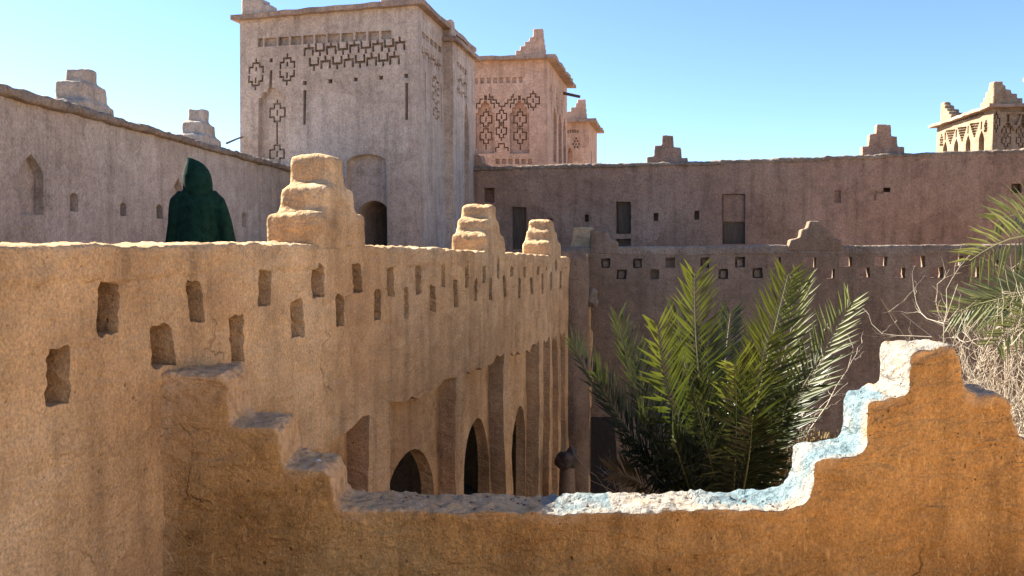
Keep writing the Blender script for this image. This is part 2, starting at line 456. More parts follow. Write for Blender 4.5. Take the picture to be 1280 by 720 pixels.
# ------------------------------------------------------------------ courtyard wall (left)
cw = empty('courtyard_wall', FL.P(5, 0, .2))
cw_inv = Matrix.Translation(-cw.location)
def child(name, me, mat, par):
    """mesh built in world coordinates put under an empty"""
    o = link(name, me, mat, par); root = par
    o.matrix_parent_inverse = Matrix.Translation(-Vector(par.location)) if par.type == 'EMPTY' else Matrix()
    return o
top = [(-.6, E - .02)]
for px, py in ((0, 304), (120, 305), (230, 304), (330, 302), (400, 303), (465, 306), (520, 308), (570, 311), (640, 315), (697, 320)):
    top.append(FL.hit(px, py))
top += [(13.0, E - .14), (14.6, E - .10)]
CTOP = list(top)
outline = [(-.6, .0), (14.6, .0)] + [(p[0], p[1] - .04) for p in ragged(top, .12, .004)[:-6] if p[1] > 3][::-1]
outline = [(-.6, .0), (14.6, .0)] + [(x, float(np.interp(x, [p[0] for p in CTOP], [p[1] for p in CTOP])) - .05) for x in np.linspace(14.6, -.6, 90)]
recs = []
PAN = []
# recessed panels with slightly sagging heads, one arch in each
for k, (xa, xb, zt) in enumerate(((370, 460, 3.72), (487, 571, 3.75), (581, 631, 3.75), (640, 674, 3.73), (679, 687, 3.74), (690.5, 697.5, 3.72), (701, 707, 3.73))):
    a, b = FL.s(xa), FL.s(xb)
    if k == 0: a = FL.s(330)
    hd = [(a + (b - a) * i / 10.0, zt - .05 * math.sin(math.pi * i / 10.0) + .025 * math.sin(i * 2.3 + k) + (.02 if i > 6 else 0)) for i in range(11)]
    recs.append((ragged([(a, .15), (b, .15)] + hd[::-1], .09, .010), .18)); PAN.append((a, b))
    recs.append(([(x_, z_ - .035 - .012 * math.sin(x_ * 9)) for x_, z_ in hd] + [(x_, z_ - .004) for x_, z_ in hd[::-1]], .27))
for (xc, yt, hw) in ((513, 561, .58), (597, 524, .44), (648, 507, .42)):
    s, zt = FL.hit(xc, yt, .18)
    for a, b in PAN:
        if a < s < b: hw = min(hw, b - s - .04, s - a - .04)
    recs.append((arch(s, .15, zt - .62, zt, hw, 8, .0), .45))
    
holes = [(135, 387, 31, 66), (246, 377, 21, 54), (330, 358, 21, 54), (397, 354, 18, 43), (448, 349, 12, 40), (490, 352, 10, 37),
         (69, 466, 34, 74), (202, 436, 33, 54), (297, 423, 21, 60), (370, 400, 18, 46), (425, 390, 12, 38), (471, 384, 9.5, 37)]
hs = []
for x, y, w_, h_ in holes:
    a = FL.hit(x - w_ / 2, y); b = FL.hit(x + w_ / 2, y); t_ = FL.hit(x, y - h_ / 2); q = FL.hit(x, y + h_ / 2)
    hs.append((a[0], b[0], q[1], t_[1]))
su = hs[5][0] + .09; sl = hs[11][0] + .09
k = 1
while su + .56 * k < 13.1:
    for base, zc in ((su, FL.hit(490, 352)[1] + .006 * k), (sl, FL.hit(471, 384)[1] - .001 * k)):
        s = base + .56 * k + random.uniform(-.03, .03)
        if s < 13.2:
            hw = random.uniform(.052, .075); hh = random.uniform(.11, .14)
            zz = zc + random.uniform(-.02, .02)
            hs.append((s - hw, s + hw, zz - hh, zz + hh))
    k += 1
for i, (a, b, z0, z1) in enumerate(hs):
    j = lambda e: random.uniform(-e, e)
    wd = b - a; a += wd * .05; b -= wd * .07
    sk = j(.026)
    p = [(a + j(.010), z0 + j(.010)), (b + j(.010), z0 + j(.010)), (b + sk, z1 - .02), (b + sk - wd * .14, z1 + j(.01)), (a + sk + wd * .14, z1 + j(.01)), (a + sk, z1 - .02)]
    recs.append((ragged(p, .026, .009), .22 + random.uniform(0, .06)))
me = wall(FL, outline, recs, .31, grid=.14, amp=.026, seed=3)
MSPAN = []
tag(cw, 'long plastered mud wall with two rows of slot holes and arched niches', 'wall')
child('wall_body', me, M['near_wall'], cw)
for i, (px, tiers, z_) in enumerate((
        (398, ((.0, .74, .215), (-.17, .60, .19), (-.29, .46, .215)), None),
        (609, ((.0, .72, .20), (-.13, .60, .16), (-.24, .50, .17)), None),
        (689, ((.0, .70, .19), (-.10, .58, .15), (-.18, .48, .16)), None),
        (741, ((.0, .62, .16), (-.06, .54, .14), (-.11, .46, .15)), None))):
    s = FL.s(px); zz = {0: E + .02, 1: E - .06, 2: E - .12, 3: E - .10}[i]
    # tiers are given from the near lower corner
    V = []; Fc = []; zc = zz - .14
    for k, (a, b, h) in enumerate(tiers):
        a = -a; hh = h + (.14 if k == 0 else .03); z0 = zc - (0 if k == 0 else .03)
        th = .205 - .015 * k
        c = FL.P(s + (a + b) / 2, z0 + hh / 2, .212)
        add_box(V, Fc, c, ((b - a) / 2, th, hh / 2), FL.u); zc = z0 + hh
    me = soften(mesh_from(V, Fc), .015, 85, ((2.2, .018), (6, .008), (20, .003), (42, .0025)), 20 + i, 1.0)
    P = coords(me); nz = vnoise(P, .9, 3) * .026; P[:, 0] += FL.n.x * nz; P[:, 1] += FL.n.y * nz; me.vertices.foreach_set('co', P.ravel()); me.update()
    MSPAN.append((s - .02, s + .72))
    child('merlon', me, M['near_wall'], cw)
# worn rounded crest between the merlons
cuts = [-.6] + [v for p in MSPAN for v in p] + [14.6]
zs_ = lambda s_: np.interp(s_, [p[0] for p in CTOP], [p[1] for p in CTOP])
for a, b in zip(cuts[::2], cuts[1::2]):
    if b - a < .05: continue
    V = []; Fc = []; n = max(1, int((b - a) / .3))
    for i in range(n):
        m0_ = a + (b - a) * i / n; m1q = a + (b - a) * (i + 1) / n; mc = (m0_ + m1q) / 2
        add_box(V, Fc, FL.P(mc, float(zs_(mc)) - .092 + random.uniform(-.006, .006), .21), ((m1q - m0_) / 2 + .03, .216, .085), FL.u)
    me = soften(mesh_from(V, Fc), .0165, 12, ((3, .009), (9, .008), (24, .007), (48, .004)), 40, .6)
    P = coords(me); nz = vnoise(P, .9, 3) * .026; P[:, 0] += FL.n.x * nz; P[:, 1] += FL.n.y * nz; me.vertices.foreach_set('co', P.ravel()); me.update()
    child('crest', me, M['near_wall'], cw)
# rounded buttress in the corner, with a broken plaster lip and a ridge below it
V = []; Fc = []
c = FL.P(12.75, 0, .02)
tube(V, Fc, [(c.x, c.y, 0), (c.x, c.y, 2.0), (c.x, c.y, 3.6), (c.x, c.y, E - .2), (c.x, c.y, E - .08), (c.x, c.y, E - .03)], [.30, .28, .27, .255, .20, .05], 24)
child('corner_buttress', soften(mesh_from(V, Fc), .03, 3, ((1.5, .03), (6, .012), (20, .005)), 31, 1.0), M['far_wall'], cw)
V = []; Fc = []
c = at(737, 375, 13.55)
for dx, dz, r in ((0, 0, .11), (.07, -.04, .09), (-.07, .03, .10), (.03, .12, .10)):
    bmq = bmesh.new(); bmesh.ops.create_icosphere(bmq, subdivisions=2, radius=r, matrix=Matrix.Translation((c.x + dx, c.y, c.z + dz)))
    i0 = len(V); V += [tuple(v.co) for v in bmq.verts]; Fc += [[i0 + v.index for v in f.verts] for f in bmq.faces]; bmq.free()
child('plaster_lump', soften(mesh_from(V, Fc), .022, 1, ((5, .02), (14, .012), (30, .005)), 33, .5), M['coping'], cw)
V = []; Fc = []
a = at(735, 384, 13.6)
for i in range(10):
    z1_ = a.z * (1 - i / 10.0); z0_ = a.z * (1 - (i + 1) / 10.0)
    add_box(V, Fc, (a.x - .05 + .03 * math.sin(i * .9), a.y, (z0_ + z1_) / 2), (.07, .10, (z1_ - z0_) / 2 + .02), FL.u)
child('pilaster', soften(mesh_from(V, Fc), .022, 3, ((2, .015), (8, .008)), 36, .5), M['near_wall'], cw)

# ------------------------------------------------------------------ foreground wall
tr = [(120, 470), (195, 468), (276, 468), (284, 477), (287, 527), (296, 533), (340, 533), (349, 541), (353, 582), (364, 588), (406, 588), (414, 597), (418, 632), (430, 638),
      (560, 640), (700, 641), (860, 637), (985, 634), (1008, 626), (1015, 606), (1017, 577), (1026, 572), (1076, 566), (1082, 558), (1084, 507), (1090, 501), (1129, 494), (1135, 488),
      (1137, 444), (1143, 438), (1188, 433), (1196, 438), (1205, 486), (1211, 493), (1252, 497), (1261, 504), (1271, 545), (1290, 560), (1330, 566), (1345, 600), (1360, 640), (1480, 642)]
outl = [FF.hit(x, y) for x, y in tr]
FTOP = list(outl)
outl = [(outl[0][0] - .1, E - 2.3)] + [(outl[-1][0], E - 2.3)] + outl[::-1]
me = wall(FF, outl, [], .335, vox=.0135, smooth=3, amps=((1.1, .016), (5, .005), (18, .0045), (40, .0045)), seed=51, crest=1.6)
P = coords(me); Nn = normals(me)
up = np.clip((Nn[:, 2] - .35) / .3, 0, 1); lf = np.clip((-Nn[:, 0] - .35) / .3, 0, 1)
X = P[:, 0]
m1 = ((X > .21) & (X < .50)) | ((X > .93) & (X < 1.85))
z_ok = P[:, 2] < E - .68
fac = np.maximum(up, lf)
ws = fac * m1 * z_ok * np.clip(1.0 + .9 * vnoise(P, 6, 77) - .9 * np.clip((4.17 - P[:, 1]) / .1, 0, 1), 0, 1)  # painted sun: cyan glare on tops and left-facing risers
lw_ = fac * (X > .15) * np.clip(1.1 + .9 * vnoise(P, 9, 79), 0, 1)  # painted sun: cream glare right of the shadow edge
a3 = me.attributes.new('sun_cream', 'FLOAT', 'POINT'); a3.data.foreach_set('value', lw_.astype(np.float32))
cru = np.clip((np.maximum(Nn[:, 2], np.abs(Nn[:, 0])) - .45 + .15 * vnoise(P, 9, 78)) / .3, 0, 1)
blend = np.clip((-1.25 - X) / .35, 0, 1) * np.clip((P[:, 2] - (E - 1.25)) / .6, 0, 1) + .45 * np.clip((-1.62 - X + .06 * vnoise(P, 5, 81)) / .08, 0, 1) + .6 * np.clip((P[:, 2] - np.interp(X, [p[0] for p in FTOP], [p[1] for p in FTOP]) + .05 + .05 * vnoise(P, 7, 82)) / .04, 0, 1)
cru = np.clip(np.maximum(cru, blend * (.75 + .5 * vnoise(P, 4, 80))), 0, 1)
a2 = me.attributes.new('light_blend', 'FLOAT', 'POINT'); a2.data.foreach_set('value', cru.astype(np.float32))  # tint for light on up- and side-facing clay, and the left plaster blend
att = me.attributes.new('sun_cyan', 'FLOAT', 'POINT'); att.data.foreach_set('value', ws.astype(np.float32))
fw = tag(link('stepped_wall', me, M['fore_wall']), 'ochre mud parapet in front, with stepped gables and worn top coloured bright as in sun', 'wall')

# ------------------------------------------------------------------ far parapet
fp = empty('far_parapet', FP.P(4, 0, .15))
top = [(-1.0, E - .05)] + [FP.hit(x, y) for x, y in ((770, 309), (860, 309), (980, 307), (1060, 308), (1160, 307), (1280, 306))] + [(9.4, E + .02)]
outline = [(-1.0, 0), (9.4, 0)] + [(a_, b_ - .06) for a_, b_ in top[::-1]]
recs = []
ups = [757, 797, 838, 881, 925, 968, 1012, 1057, 1101, 1148, 1195, 1242, 1290]
dwn = [777, 818, 861, 904, 947, 990, 1035, 1079, 1124, 1171, 1218, 1266]
for row, y in ((ups, 329), (dwn, 343)):
    for i, x in enumerate(row):
        s, z = FP.hit(x, y - (x - 757) * .006); a = .075 * random.uniform(.9, 1.1); b = .082 * random.uniform(.9, 1.08)
        if x < 960:
            recs.append((rect(s - a, s + a, z - b, z + b), .12))
            if (i + (y > 335)) % 4 != 2: recs.append((rect(s - a * .55, s + a * .6, z - b * .8, z + b * .5), .06))
        else:
            recs.append((rect(s - a * 1.3, s + a * 1.3, z - b, z + b), .35))
recs = [(ragged(p, .05, .007), d) for p, d in recs]
me = wall(FP, outline, recs, .23, grid=.22, amp=.012, seed=61)
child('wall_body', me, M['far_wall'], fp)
tag(fp, 'shaded courtyard parapet at the far side, pierced by small square holes', 'wall')
def merl_px(fr, pts, T, w0, mat, par, vox, seed, amps=((2.2, .012), (7, .008), (22, .004)), smooth=4):
    poly = [fr.hit(x, y, w0) for x, y in pts]
    V, Fc = relief(poly, [], T)
    me = mesh_from([fr.P(v[0], v[1], v[2] + w0) for v in V], Fc)
    return child('merlon', soften(me, vox, smooth, amps, seed, .8), mat, par)
FPTOP = top
merl_px(FP, [(984, 314), (1054, 314), (1052, 301), (1040, 297), (1037, 287), (1030, 284), (1027, 277), (1012, 276), (1009, 285), (1002, 287), (1000, 297), (988, 300)], .28, -.025, M['far_wall'], fp, .018, 63, ((2.2, .012), (8, .006)), 2)
merl_px(FP, [(736, 318), (775, 318), (772, 302), (762, 298), (759, 289), (748, 286), (738, 288)], .28, -.025, M['far_wall'], fp, .022, 64)

V = []; Fc = []
for (s0, z0), (s1, z1) in zip(FPTOP[:-1], FPTOP[1:]):
    n = max(1, int((s1 - s0) / .5))
    for i in range(n):
        a = s0 + (s1 - s0) * i / n; b = s0 + (s1 - s0) * (i + 1) / n; f_ = (i + .5) / n
        add_box(V, Fc, FP.P((a + b) / 2, z0 + (z1 - z0) * f_ - .06, .115), ((b - a) / 2 + .03, .126, .075), FP.u)
child('coping', soften(mesh_from(V, Fc), .02, 8, ((1.2, .006), (5, .004), (14, .004)), 67, .6), M['coping'], fp)
# right-hand courtyard wall (beyond the frame, closes the court)
a = FP.P(9.1, 0, .1)
FR = Frame((a.x, a.y), (.05, -1))
rw = tag(link('unseen_side_wall', wall(FR, [(-.3, 0), (10.5, 0), (10.5, E + 1.3), (-.3, E + 1.6)], [], .35, grid=.5, amp=.03, seed=66), M['pale']),
         'unseen side wall closing the courtyard on the right, beyond the frame', 'wall')

FT = Frame((4.95, 4.6), (0, -1))  # out-of-view wall added to bounce warm light onto the left wall
tag(link('unseen_side_wall', wall(FT, [(0, 0), (11.5, 0), (11.5, E + 1.5), (0, E + 1.4)], [], .35, grid=.5, amp=.03, seed=68), M['pale']),
    'unseen wall right of the near terrace, added to bounce sunlight', 'wall')

# ------------------------------------------------------------------ long building behind
lb = empty('long_building', FB.P(6, 0, 1))
zl = [FB.hit(x, y)[1] for x, y in ((585, 212), (745, 208), (900, 204), (1100, 196), (1280, 189))]
ss = [FB.s(x) for x in (585, 745, 900, 1100, 1280)]
top = [(-1.2, zl[0])] + list(zip(ss, zl)) + [(16, zl[-1] + .1)]
recs = []
def rpx(fr, x0, y0, x1, y1):
    a = fr.hit(x0, y0); b = fr.hit(x1, y1); c_ = fr.hit(x1, y0); d_ = fr.hit(x0, y1)
    return [d_, b, c_, a]
wins = [(605, 235, 618, 253, .25), (640, 258, 658, 312, .16), (685, 272, 691, 281, .25), (731, 268, 736, 277, .25), (770, 252, 788.5, 292, .22), (770, 298, 788.5, 312, .3),
        (817, 266, 823, 276, .25), (868, 263, 874, 274, .2), (903, 242, 931.5, 305, .14), (1104, 234.5, 1113, 240, .25), (1264, 229, 1277, 241, .2), (1043, 238, 1051, 254, .05)]
for x0, y0, x1, y1, d in wins: recs.append((rpx(FB, x0, y0, x1, y1), d))
recs.append((rpx(FB, 1092, 239, 1104, 241.5), .03)); recs.append((rpx(FB, 1092, 239, 1095, 250), .03))
V_top = [(s, z) for s, z in top]
me = wall(FB, [(-1.2, 0), (16, 0)] + V_top[::-1], recs, 4.5, grid=.28, amp=.022, seed=71)
child('wall_body', me, M['block'], lb)
tag(lb, 'long flat-roofed mud building behind the far parapet, few small openings', 'building')
def inset_panel(name, fr, x0, y0, x1, y1, w, th, mat, par):
    V, Fc = relief(rpx(fr, x0, y0, x1, y1), [], th)
    return child(name, mesh_from([fr.P(v[0], v[1], v[2] + w) for v in V], Fc), mat, par)
inset_panel('door', FB, 640.5, 258.5, 657.5, 312, .10, .05, M['wood'], lb)
inset_panel('shutter', FB, 772, 254, 787, 291, .13, .04, M['wood'], lb)
inset_panel('shutter', FB, 904, 243, 931, 277, .07, .06, M['block'], lb)
inset_panel('shutter', FB, 904, 279, 931, 304.5, .11, .025, M['wood'], lb)
inset_panel('shutter', FB, 1265.5, 230, 1274, 240, .10, .03, M['wood'], lb)
def coping(fr, pts, hw, hh, w0, mat, par, seed, vox=.03):
    V = []; Fc = []
    for (s0, z0), (s1, z1) in zip(pts[:-1], pts[1:]):
        n = max(1, int((s1 - s0) / .8))
        for i in range(n):
            a = s0 + (s1 - s0) * i / n; b = s0 + (s1 - s0) * (i + 1) / n
            zc = z0 + (z1 - z0) * (i + .5) / n + random.uniform(-.008, .008)
            add_box(V, Fc, fr.P((a + b) / 2, zc, w0 + random.uniform(-.015, .015)), ((b - a) / 2 + .04, hw, hh), fr.u)
    me = soften(mesh_from(V, Fc), vox, 2, ((1.2, .010), (5, .007), (14, .010)), seed, .6)
    return child('coping', me, mat, par)
coping(FB, [(p[0], p[1] + .01) for p in top[:-1]] + [(12.6, zl[-1] + .04)], .16, .042, .13, M['coping'], lb, 73)
for k, (x0, x1, yb, yt) in enumerate(((808, 860, 207, 169), (1078, 1131, 195, 155))):
    W = x1 - x0; H = yb - yt
    prof = [(0, 0), (1, 0), (.99, .36), (.84, .37), (.83, .66), (.66, .67), (.64, .99), (.38, 1.0), (.37, .72), (.20, .70), (.18, .40), (.01, .38)]
    if k: prof = [(0, 0), (1, 0), (.99, .38), (.84, .39), (.82, .66), (.69, .68), (.67, .98), (.34, 1.0), (.33, .74), (.17, .72), (.15, .40), (.0, .39)]
    merl_px(FB, [(x0 + W * a, yb + 6 - (H + 6) * b) for a, b in prof], .28, .08, M['block'], lb, .016, 75 + k, ((2.2, .010), (9, .006)), 0)
# small half-merlon stair where the building meets the tower
merl_px(FB, [(578, 216), (612, 216), (611, 206), (603, 205), (601, 194), (594, 193), (592, 182), (578, 180)], .3, .05, M['block'], lb, .02, 78, ((2.2, .010), (9, .006)), 1)

# ------------------------------------------------------------------ building on the left
lw = empty('left_building', FW.P(8, 0, 1))
zc = E + 1.40
recs = []
def apx(fr, x0, x1, yt, yb, d, pointed=.5, spring=.3):
    a = fr.hit(x0, yb); b = fr.hit(x1, yb); t_ = fr.hit((x0 + x1) / 2, yt)
    s = (a[0] + b[0]) / 2; z0 = (a[1] + b[1]) / 2; hw = (b[0] - a[0]) / 2
    return (arch(s, z0, z0 + (t_[1] - z0) * (1 - spring), t_[1], hw, 6, pointed), d)
recs.append(apx(FW, 26, 57, 192, 268, .10, .7, .33))
a0 = FW.hit(41, 186); 
for x0, x1, yt, yb in ((88, 98, 240, 264), (149, 157, 253, 270), (195, 203, 256, 274), (303, 309, 265, 284), (-6, 2, 235, 256)):
    recs.append(apx(FW, x0, x1, yt, yb, .10, .2, .25))
recs.append(apx(FW, 216, 231, 222, 300, .10, .7, .3))
me = wall(FW, [(0, 0), (16.0, 0), (16.0, zc + .02), (12, zc - .01), (8, zc + .01), (0, zc)], recs, 3.5, grid=.25, amp=.022, seed=81)
child('wall_body', me, M['left_block'], lw)
tag(lw, 'pale shaded building at far left behind the robed person, with small arched niches', 'building')
coping(FW, [(0, zc + .04), (16.0, zc + .04)], .17, .05, .07, M['coping'], lw, 83, .028)
for i, (px, z0, tiers) in enumerate((
        (128, zc + .04, ((.34, .34, .17), (.25, .25, .21), (.13, .13, .17))),
        (268, zc + .04, ((.34, .34, .19), (.23, .23, .20), (.12, .12, .20))),
        (356, zc - .02, ((.30, .10, .14), (.16, .0, .10))))):
    s = FW.s(px)
    V = []; Fc = []; zz = z0 - .05
    for k, (a, b, h) in enumerate(tiers):
        add_box(V, Fc, FW.P(s + (b - a) / 2, zz + h / 2 + .01, .20), ((a + b) / 2, .20 - .045 * k, h / 2 + .02), FW.u); zz += h
    child('merlon', soften(mesh_from(V, Fc), .024, 3, ((2.2, .014), (7, .009), (20, .004)), 85 + i, .8), M['left_block'], lw)

# ------------------------------------------------------------------ towers
def stroke(polyline, w):
    out = []
    for (x0, y0), (x1, y1) in zip(polyline[:-1], polyline[1:]):
        if abs(x1 - x0) >= abs(y1 - y0):
            a, b = min(x0, x1) - w / 2, max(x0, x1) + w / 2
            ya, yb = (y0, y1) if x0 < x1 else (y1, y0)
            out.append([(a, ya - w / 2), (b, yb - w / 2), (b, yb + w / 2), (a, ya + w / 2)])
        else:
            xa, xb = (x0, x1) if y0 < y1 else (x1, x0)
            a, b = min(y0, y1) - w / 2, max(y0, y1) + w / 2
            out.append([(xa - w / 2, a), (xa + w / 2, a), (xb + w / 2, b), (xb - w / 2, b)])
    return out
CROSS = [(-.5, 1.5), (.5, 1.5), (.5, .75), (1.25, .75), (1.25, -.75), (.5, -.75), (.5, -1.5), (-.5, -1.5), (-.5, -.75), (-1.25, -.75), (-1.25, .75), (-.5, .75), (-.5, 1.5)]
def cross(cx, cy, ux, uy, w):
    o = stroke([(cx + x * ux, cy + y * uy) for x, y in CROSS], w)
    for y0, y1 in ((1.5, 2.1), (-1.5, -2.1), (-.35, .35)): o += stroke([(cx, cy + y0 * uy), (cx, cy + y1 * uy)], w)
    return o
def bracket(cx, cy, ux, uy, w, flip=1):
    """stepped fork: stub above a shoulder with two legs"""
    o = stroke([(cx, cy + 1.0 * uy * flip), (cx, cy + .25 * uy * flip)], w)
    o += stroke([(cx - ux, cy - .8 * uy * flip), (cx - ux, cy + .25 * uy * flip), (cx + ux, cy + .25 * uy * flip), (cx + ux, cy - .8 * uy * flip)], w)
    return o

class Face:
    """a tower side between two plan corners, with recesses collected in (s,z)"""
    def __init__(self, p, q, z1):
        self.p, self.q = Vector(p), Vector(q); self.fr = Frame(p, self.q - self.p)
        # Frame flips n away from the camera; keep s measured from p
        self.L = (self.q - self.p).length; self.z1 = z1; self.recs = []
    def px(self, x, y): return self.fr.hit(x, y)
    def sc(self, x, y):
        a = self.px(x, y); b = self.px(x + 1, y); c_ = self.px(x, y - 1)
        return abs(b[0] - a[0]), abs(c_[1] - a[1])
    def add(self, polys, d):
        for p in polys:
            ok = all(.02 < s < self.L - .02 for s, z in p)
            if ok: self.recs.append((p, d))

def tower(name, corners, z1, faces, mat, label, cat='tower', batter=.004, z0=0.0, seed=0, grid=.35, eave=(.14, .075), eave_mat=None, back_levels=True):
    """corners CCW plan; faces: {edge index: Face}; walls as one shell with recesses, roof slab with overhang"""
    root = empty(name, (sum(c[0] for c in corners) / len(corners), sum(c[1] for c in corners) / len(corners), z0))
    cen = Vector((root.location.x, root.location.y))
    V = []; Fc = []
    n = len(corners)
    for i in range(n):
        p, q = Vector(corners[i]), Vector(corners[(i + 1) % n])
        u = (q - p).normalized(); nin = Vector((-u.y, u.x))
        if nin.dot(cen - p) < 0: nin = -nin
        L = (q - p).length
        recs = faces[i].recs if i in faces else []
        v, f = relief(rect(0, L, z0, z1), recs, 50.0, grid if i in faces else None)
        # keep only the front side
        keep = [k for k, w_ in enumerate(v) if w_[2] < 49]
        mp_ = {k: j + len(V) for j, k in enumerate(keep)}
        for k in keep:
            s, z, w_ = v[k]; a = p + u * s + nin * w_
            V.append((a.x, a.y, z))
        Fc += [[mp_[k] for k in ff] for ff in f if all(k in mp_ for k in ff)]
    i0 = len(V)
    for c in corners: V.append((c[0], c[1], z1))
    Fc.append(list(range(i0, i0 + n)))
    A = np.array(V)
    k = 1 + batter * (z1 - A[:, 2])
    A[:, 0] = cen.x + (A[:, 0] - cen.x) * k; A[:, 1] = cen.y + (A[:, 1] - cen.y) * k
    nz = vnoise(A, .8, seed) * .018 + vnoise(A, 2.7, seed + 4) * .010
    A[:, 0] += nz; A[:, 1] += vnoise(A, .8, seed + 7) * .018
    me = bpy.data.meshes.new('m'); me.from_pydata([tuple(a) for a in A], [], Fc); me.validate()
    b = bmesh.new(); b.from_mesh(me); bmesh.ops.remove_doubles(b, verts=b.verts[:], dist=.0008)
    bmesh.ops.recalc_face_normals(b, faces=b.faces[:]); b.to_mesh(me); b.free()
    me.polygons.foreach_set('use_smooth', [True] * len(me.polygons)); me.set_sharp_from_angle(angle=R(25))
    child('tower_wall', me, mat, root)
    if eave:
        # overhanging roof slab, ragged and sagging a little
        ov, th = eave
        V = []; Fc = []; ring = []
        for i in range(n):
            p, q = Vector(corners[i]), Vector(corners[(i + 1) % n])
            m_ = max(3, int((q - p).length / .25))
            for j in range(m_):
                a = p.lerp(q, j / m_); d = (a - cen)
                u = (q - p).normalized(); nin = Vector((-u.y, u.x)); nin = nin if nin.dot(cen - p) < 0 else -nin
                pp, qp = Vector(corners[i - 1]), p
                if j == 0:
                    u0 = (qp - pp).normalized(); n0 = Vector((-u0.y, u0.x)); n0 = n0 if n0.dot(cen - p) < 0 else -n0
                    off = (nin + n0) * ov
                else: off = nin * ov
                ring.append(a + off * (1 + random.uniform(-.14, .14)))
        r = len(ring)
        zj = [random.uniform(-.012, .012) for _ in ring]
        for dz, sc_ in ((0, 1), (th, 1.0)):
            for j, a in enumerate(ring): V.append((a.x, a.y, z1 - .01 + dz + zj[j] - .03 * (1 if dz == 0 else .6)))
        inner = [cen + (a - cen) * .72 for a in ring]
        for a in inner: V.append((a.x, a.y, z1 + th + .05))
        for a in inner: V.append((a.x, a.y, z1 - .02))
        for j in range(r):
            k2 = (j + 1) % r
            Fc += [[j, k2, r + k2, r + j], [r + j, r + k2, 2 * r + k2, 2 * r + j], [3 * r + j, 3 * r + k2, k2, j]]
        Fc.append([2 * r + j for j in range(r)]); Fc.append([3 * r + j for j in reversed(range(r))])
        me = mesh_from(V, Fc)
        child('roof_eave', me, eave_mat or M['eave'], root)
    tag(root, label, cat)
    return root

def corner_merlon(par, c, ua, ub, z, H, L, T, mat, seed, steps=4, vox=.028):
    """stepped corner horn: highest at the roof corner, stepping down along both roof edges"""
    V = []; Fc = []
    c = Vector(c); ua = Vector(ua).normalized(); ub = Vector(ub).normalized()
    for u, v in ((ua, ub), (ub, ua)):
        for k in range(steps):
            l = L * (steps - k) / steps; h0 = H * k / steps; h1 = H * (k + 1) / steps
            m_ = c + u * l / 2 + v * T / 2
            add_box(V, Fc, (m_.x, m_.y, z + (h0 + h1) / 2 - .02), (l / 2, T / 2, (h1 - h0) / 2 + .03), u)
    return child('merlon', soften(mesh_from(V, Fc), vox, 2, ((2, .012), (7, .008), (20, .003)), seed, .6), mat, par)

# --- main tower
A1, B1 = Vector((-5.19, 16.27)), Vector((-1.70, 15.24))
UR = Vector((.205, .979)).normalized()
C1, D1 = B1 + UR * 3.6, A1 + UR * 3.6
ZT = E + 4.34
f0 = Face(A1, B1, ZT); f1 = Face(B1, C1, ZT)
ps, pz = f0.sc(415, 100)
for i, (a, b) in enumerate(((95, 109), (113, 147), (153, 183), (188, 218), (222, 252), (257, 288), (293, 327), (331, 364), (369, 400), (405, 435), (440, 470))):
    xa, xb = 280 + a / 2.25, 280 + b / 2.25
    yc = 53.0 - (xa - 322) * .0615
    p = [f0.px(xa, yc + 6), f0.px(xb, yc + 5.4), f0.px(xb, yc - 5.5), f0.px(xa, yc - 5)]
    f0.add([p], .09)
def slope(x): return -(x - 382) * .066
for k in range(9):
    x = 386 + 14.2 * k
    for r_, y in ((0, 63), (1, 80)):
        c_ = f0.px(x + (7 if r_ else 0), y + slope(x)); 
        if r_ and k == 8: continue
        f0.add(bracket(c_[0], c_[1], 5.2 * ps, 7.5 * pz, 2.8 * ps, 1 if (k + r_) % 2 == 0 else -1), .11)
for x, y in ((320.5, 93), (359.5, 87)):
    for dy in (-9, 9):
        c_ = f0.px(x, y + dy); sg = 1 if dy < 0 else -1
        f0.add(stroke([(c_[0] - 9 * ps, c_[1] - 7 * pz * sg), (c_[0] - 9 * ps, c_[1]), (c_[0] - 4.5 * ps, c_[1]), (c_[0] - 4.5 * ps, c_[1] + 5 * pz * sg),
                       (c_[0] + 4.5 * ps, c_[1] + 5 * pz * sg), (c_[0] + 4.5 * ps, c_[1]), (c_[0] + 9 * ps, c_[1]), (c_[0] + 9 * ps, c_[1] - 7 * pz * sg)], 2.4 * ps), .11)
        f0.add(stroke([(c_[0], c_[1] + 5 * pz * sg), (c_[0], c_[1] + 10 * pz * sg)], 2.4 * ps), .11)
        f0.add(stroke([(c_[0], c_[1] - 1 * pz), (c_[0], c_[1] - 4 * pz * sg)], 2.4 * ps), .11)
f0.add([rpx(f0.fr, 337, 73, 341, 78)], .15); f0.add([rpx(f0.fr, 337.5, 88, 341, 110)], .12)
# niche with stepped head
f0.add([fpoly(f0.fr, [(325, 206), (359, 206), (359, 121), (354, 120), (353, 115), (347, 114), (346, 110), (336, 110), (335, 115), (330, 116), (329, 122), (325, 123)])], .10)
for y in (140, 192):
    c_ = f0.px(345, y)
    f0.add(cross(c_[0], c_[1], 7.5 * ps, 7.5 * pz, 2.2 * ps), .17)
a = f0.px(345, 156); b = f0.px(345, 177); f0.add(stroke([a, b], 2.2 * ps), .17)
for i in range(5):
    x = 382 + 31.2 * i; y = 104 - i * 2.2
    f0.add([rpx(f0.fr, x - 2.5, y - 2.5, x + 2.5, y + 2.5)], .12)
f0.add([rpx(f0.fr, 380.3, 113, 384.2, 156)], .10); f0.add([rpx(f0.fr, 505.3, 104, 509.5, 150)], .12)
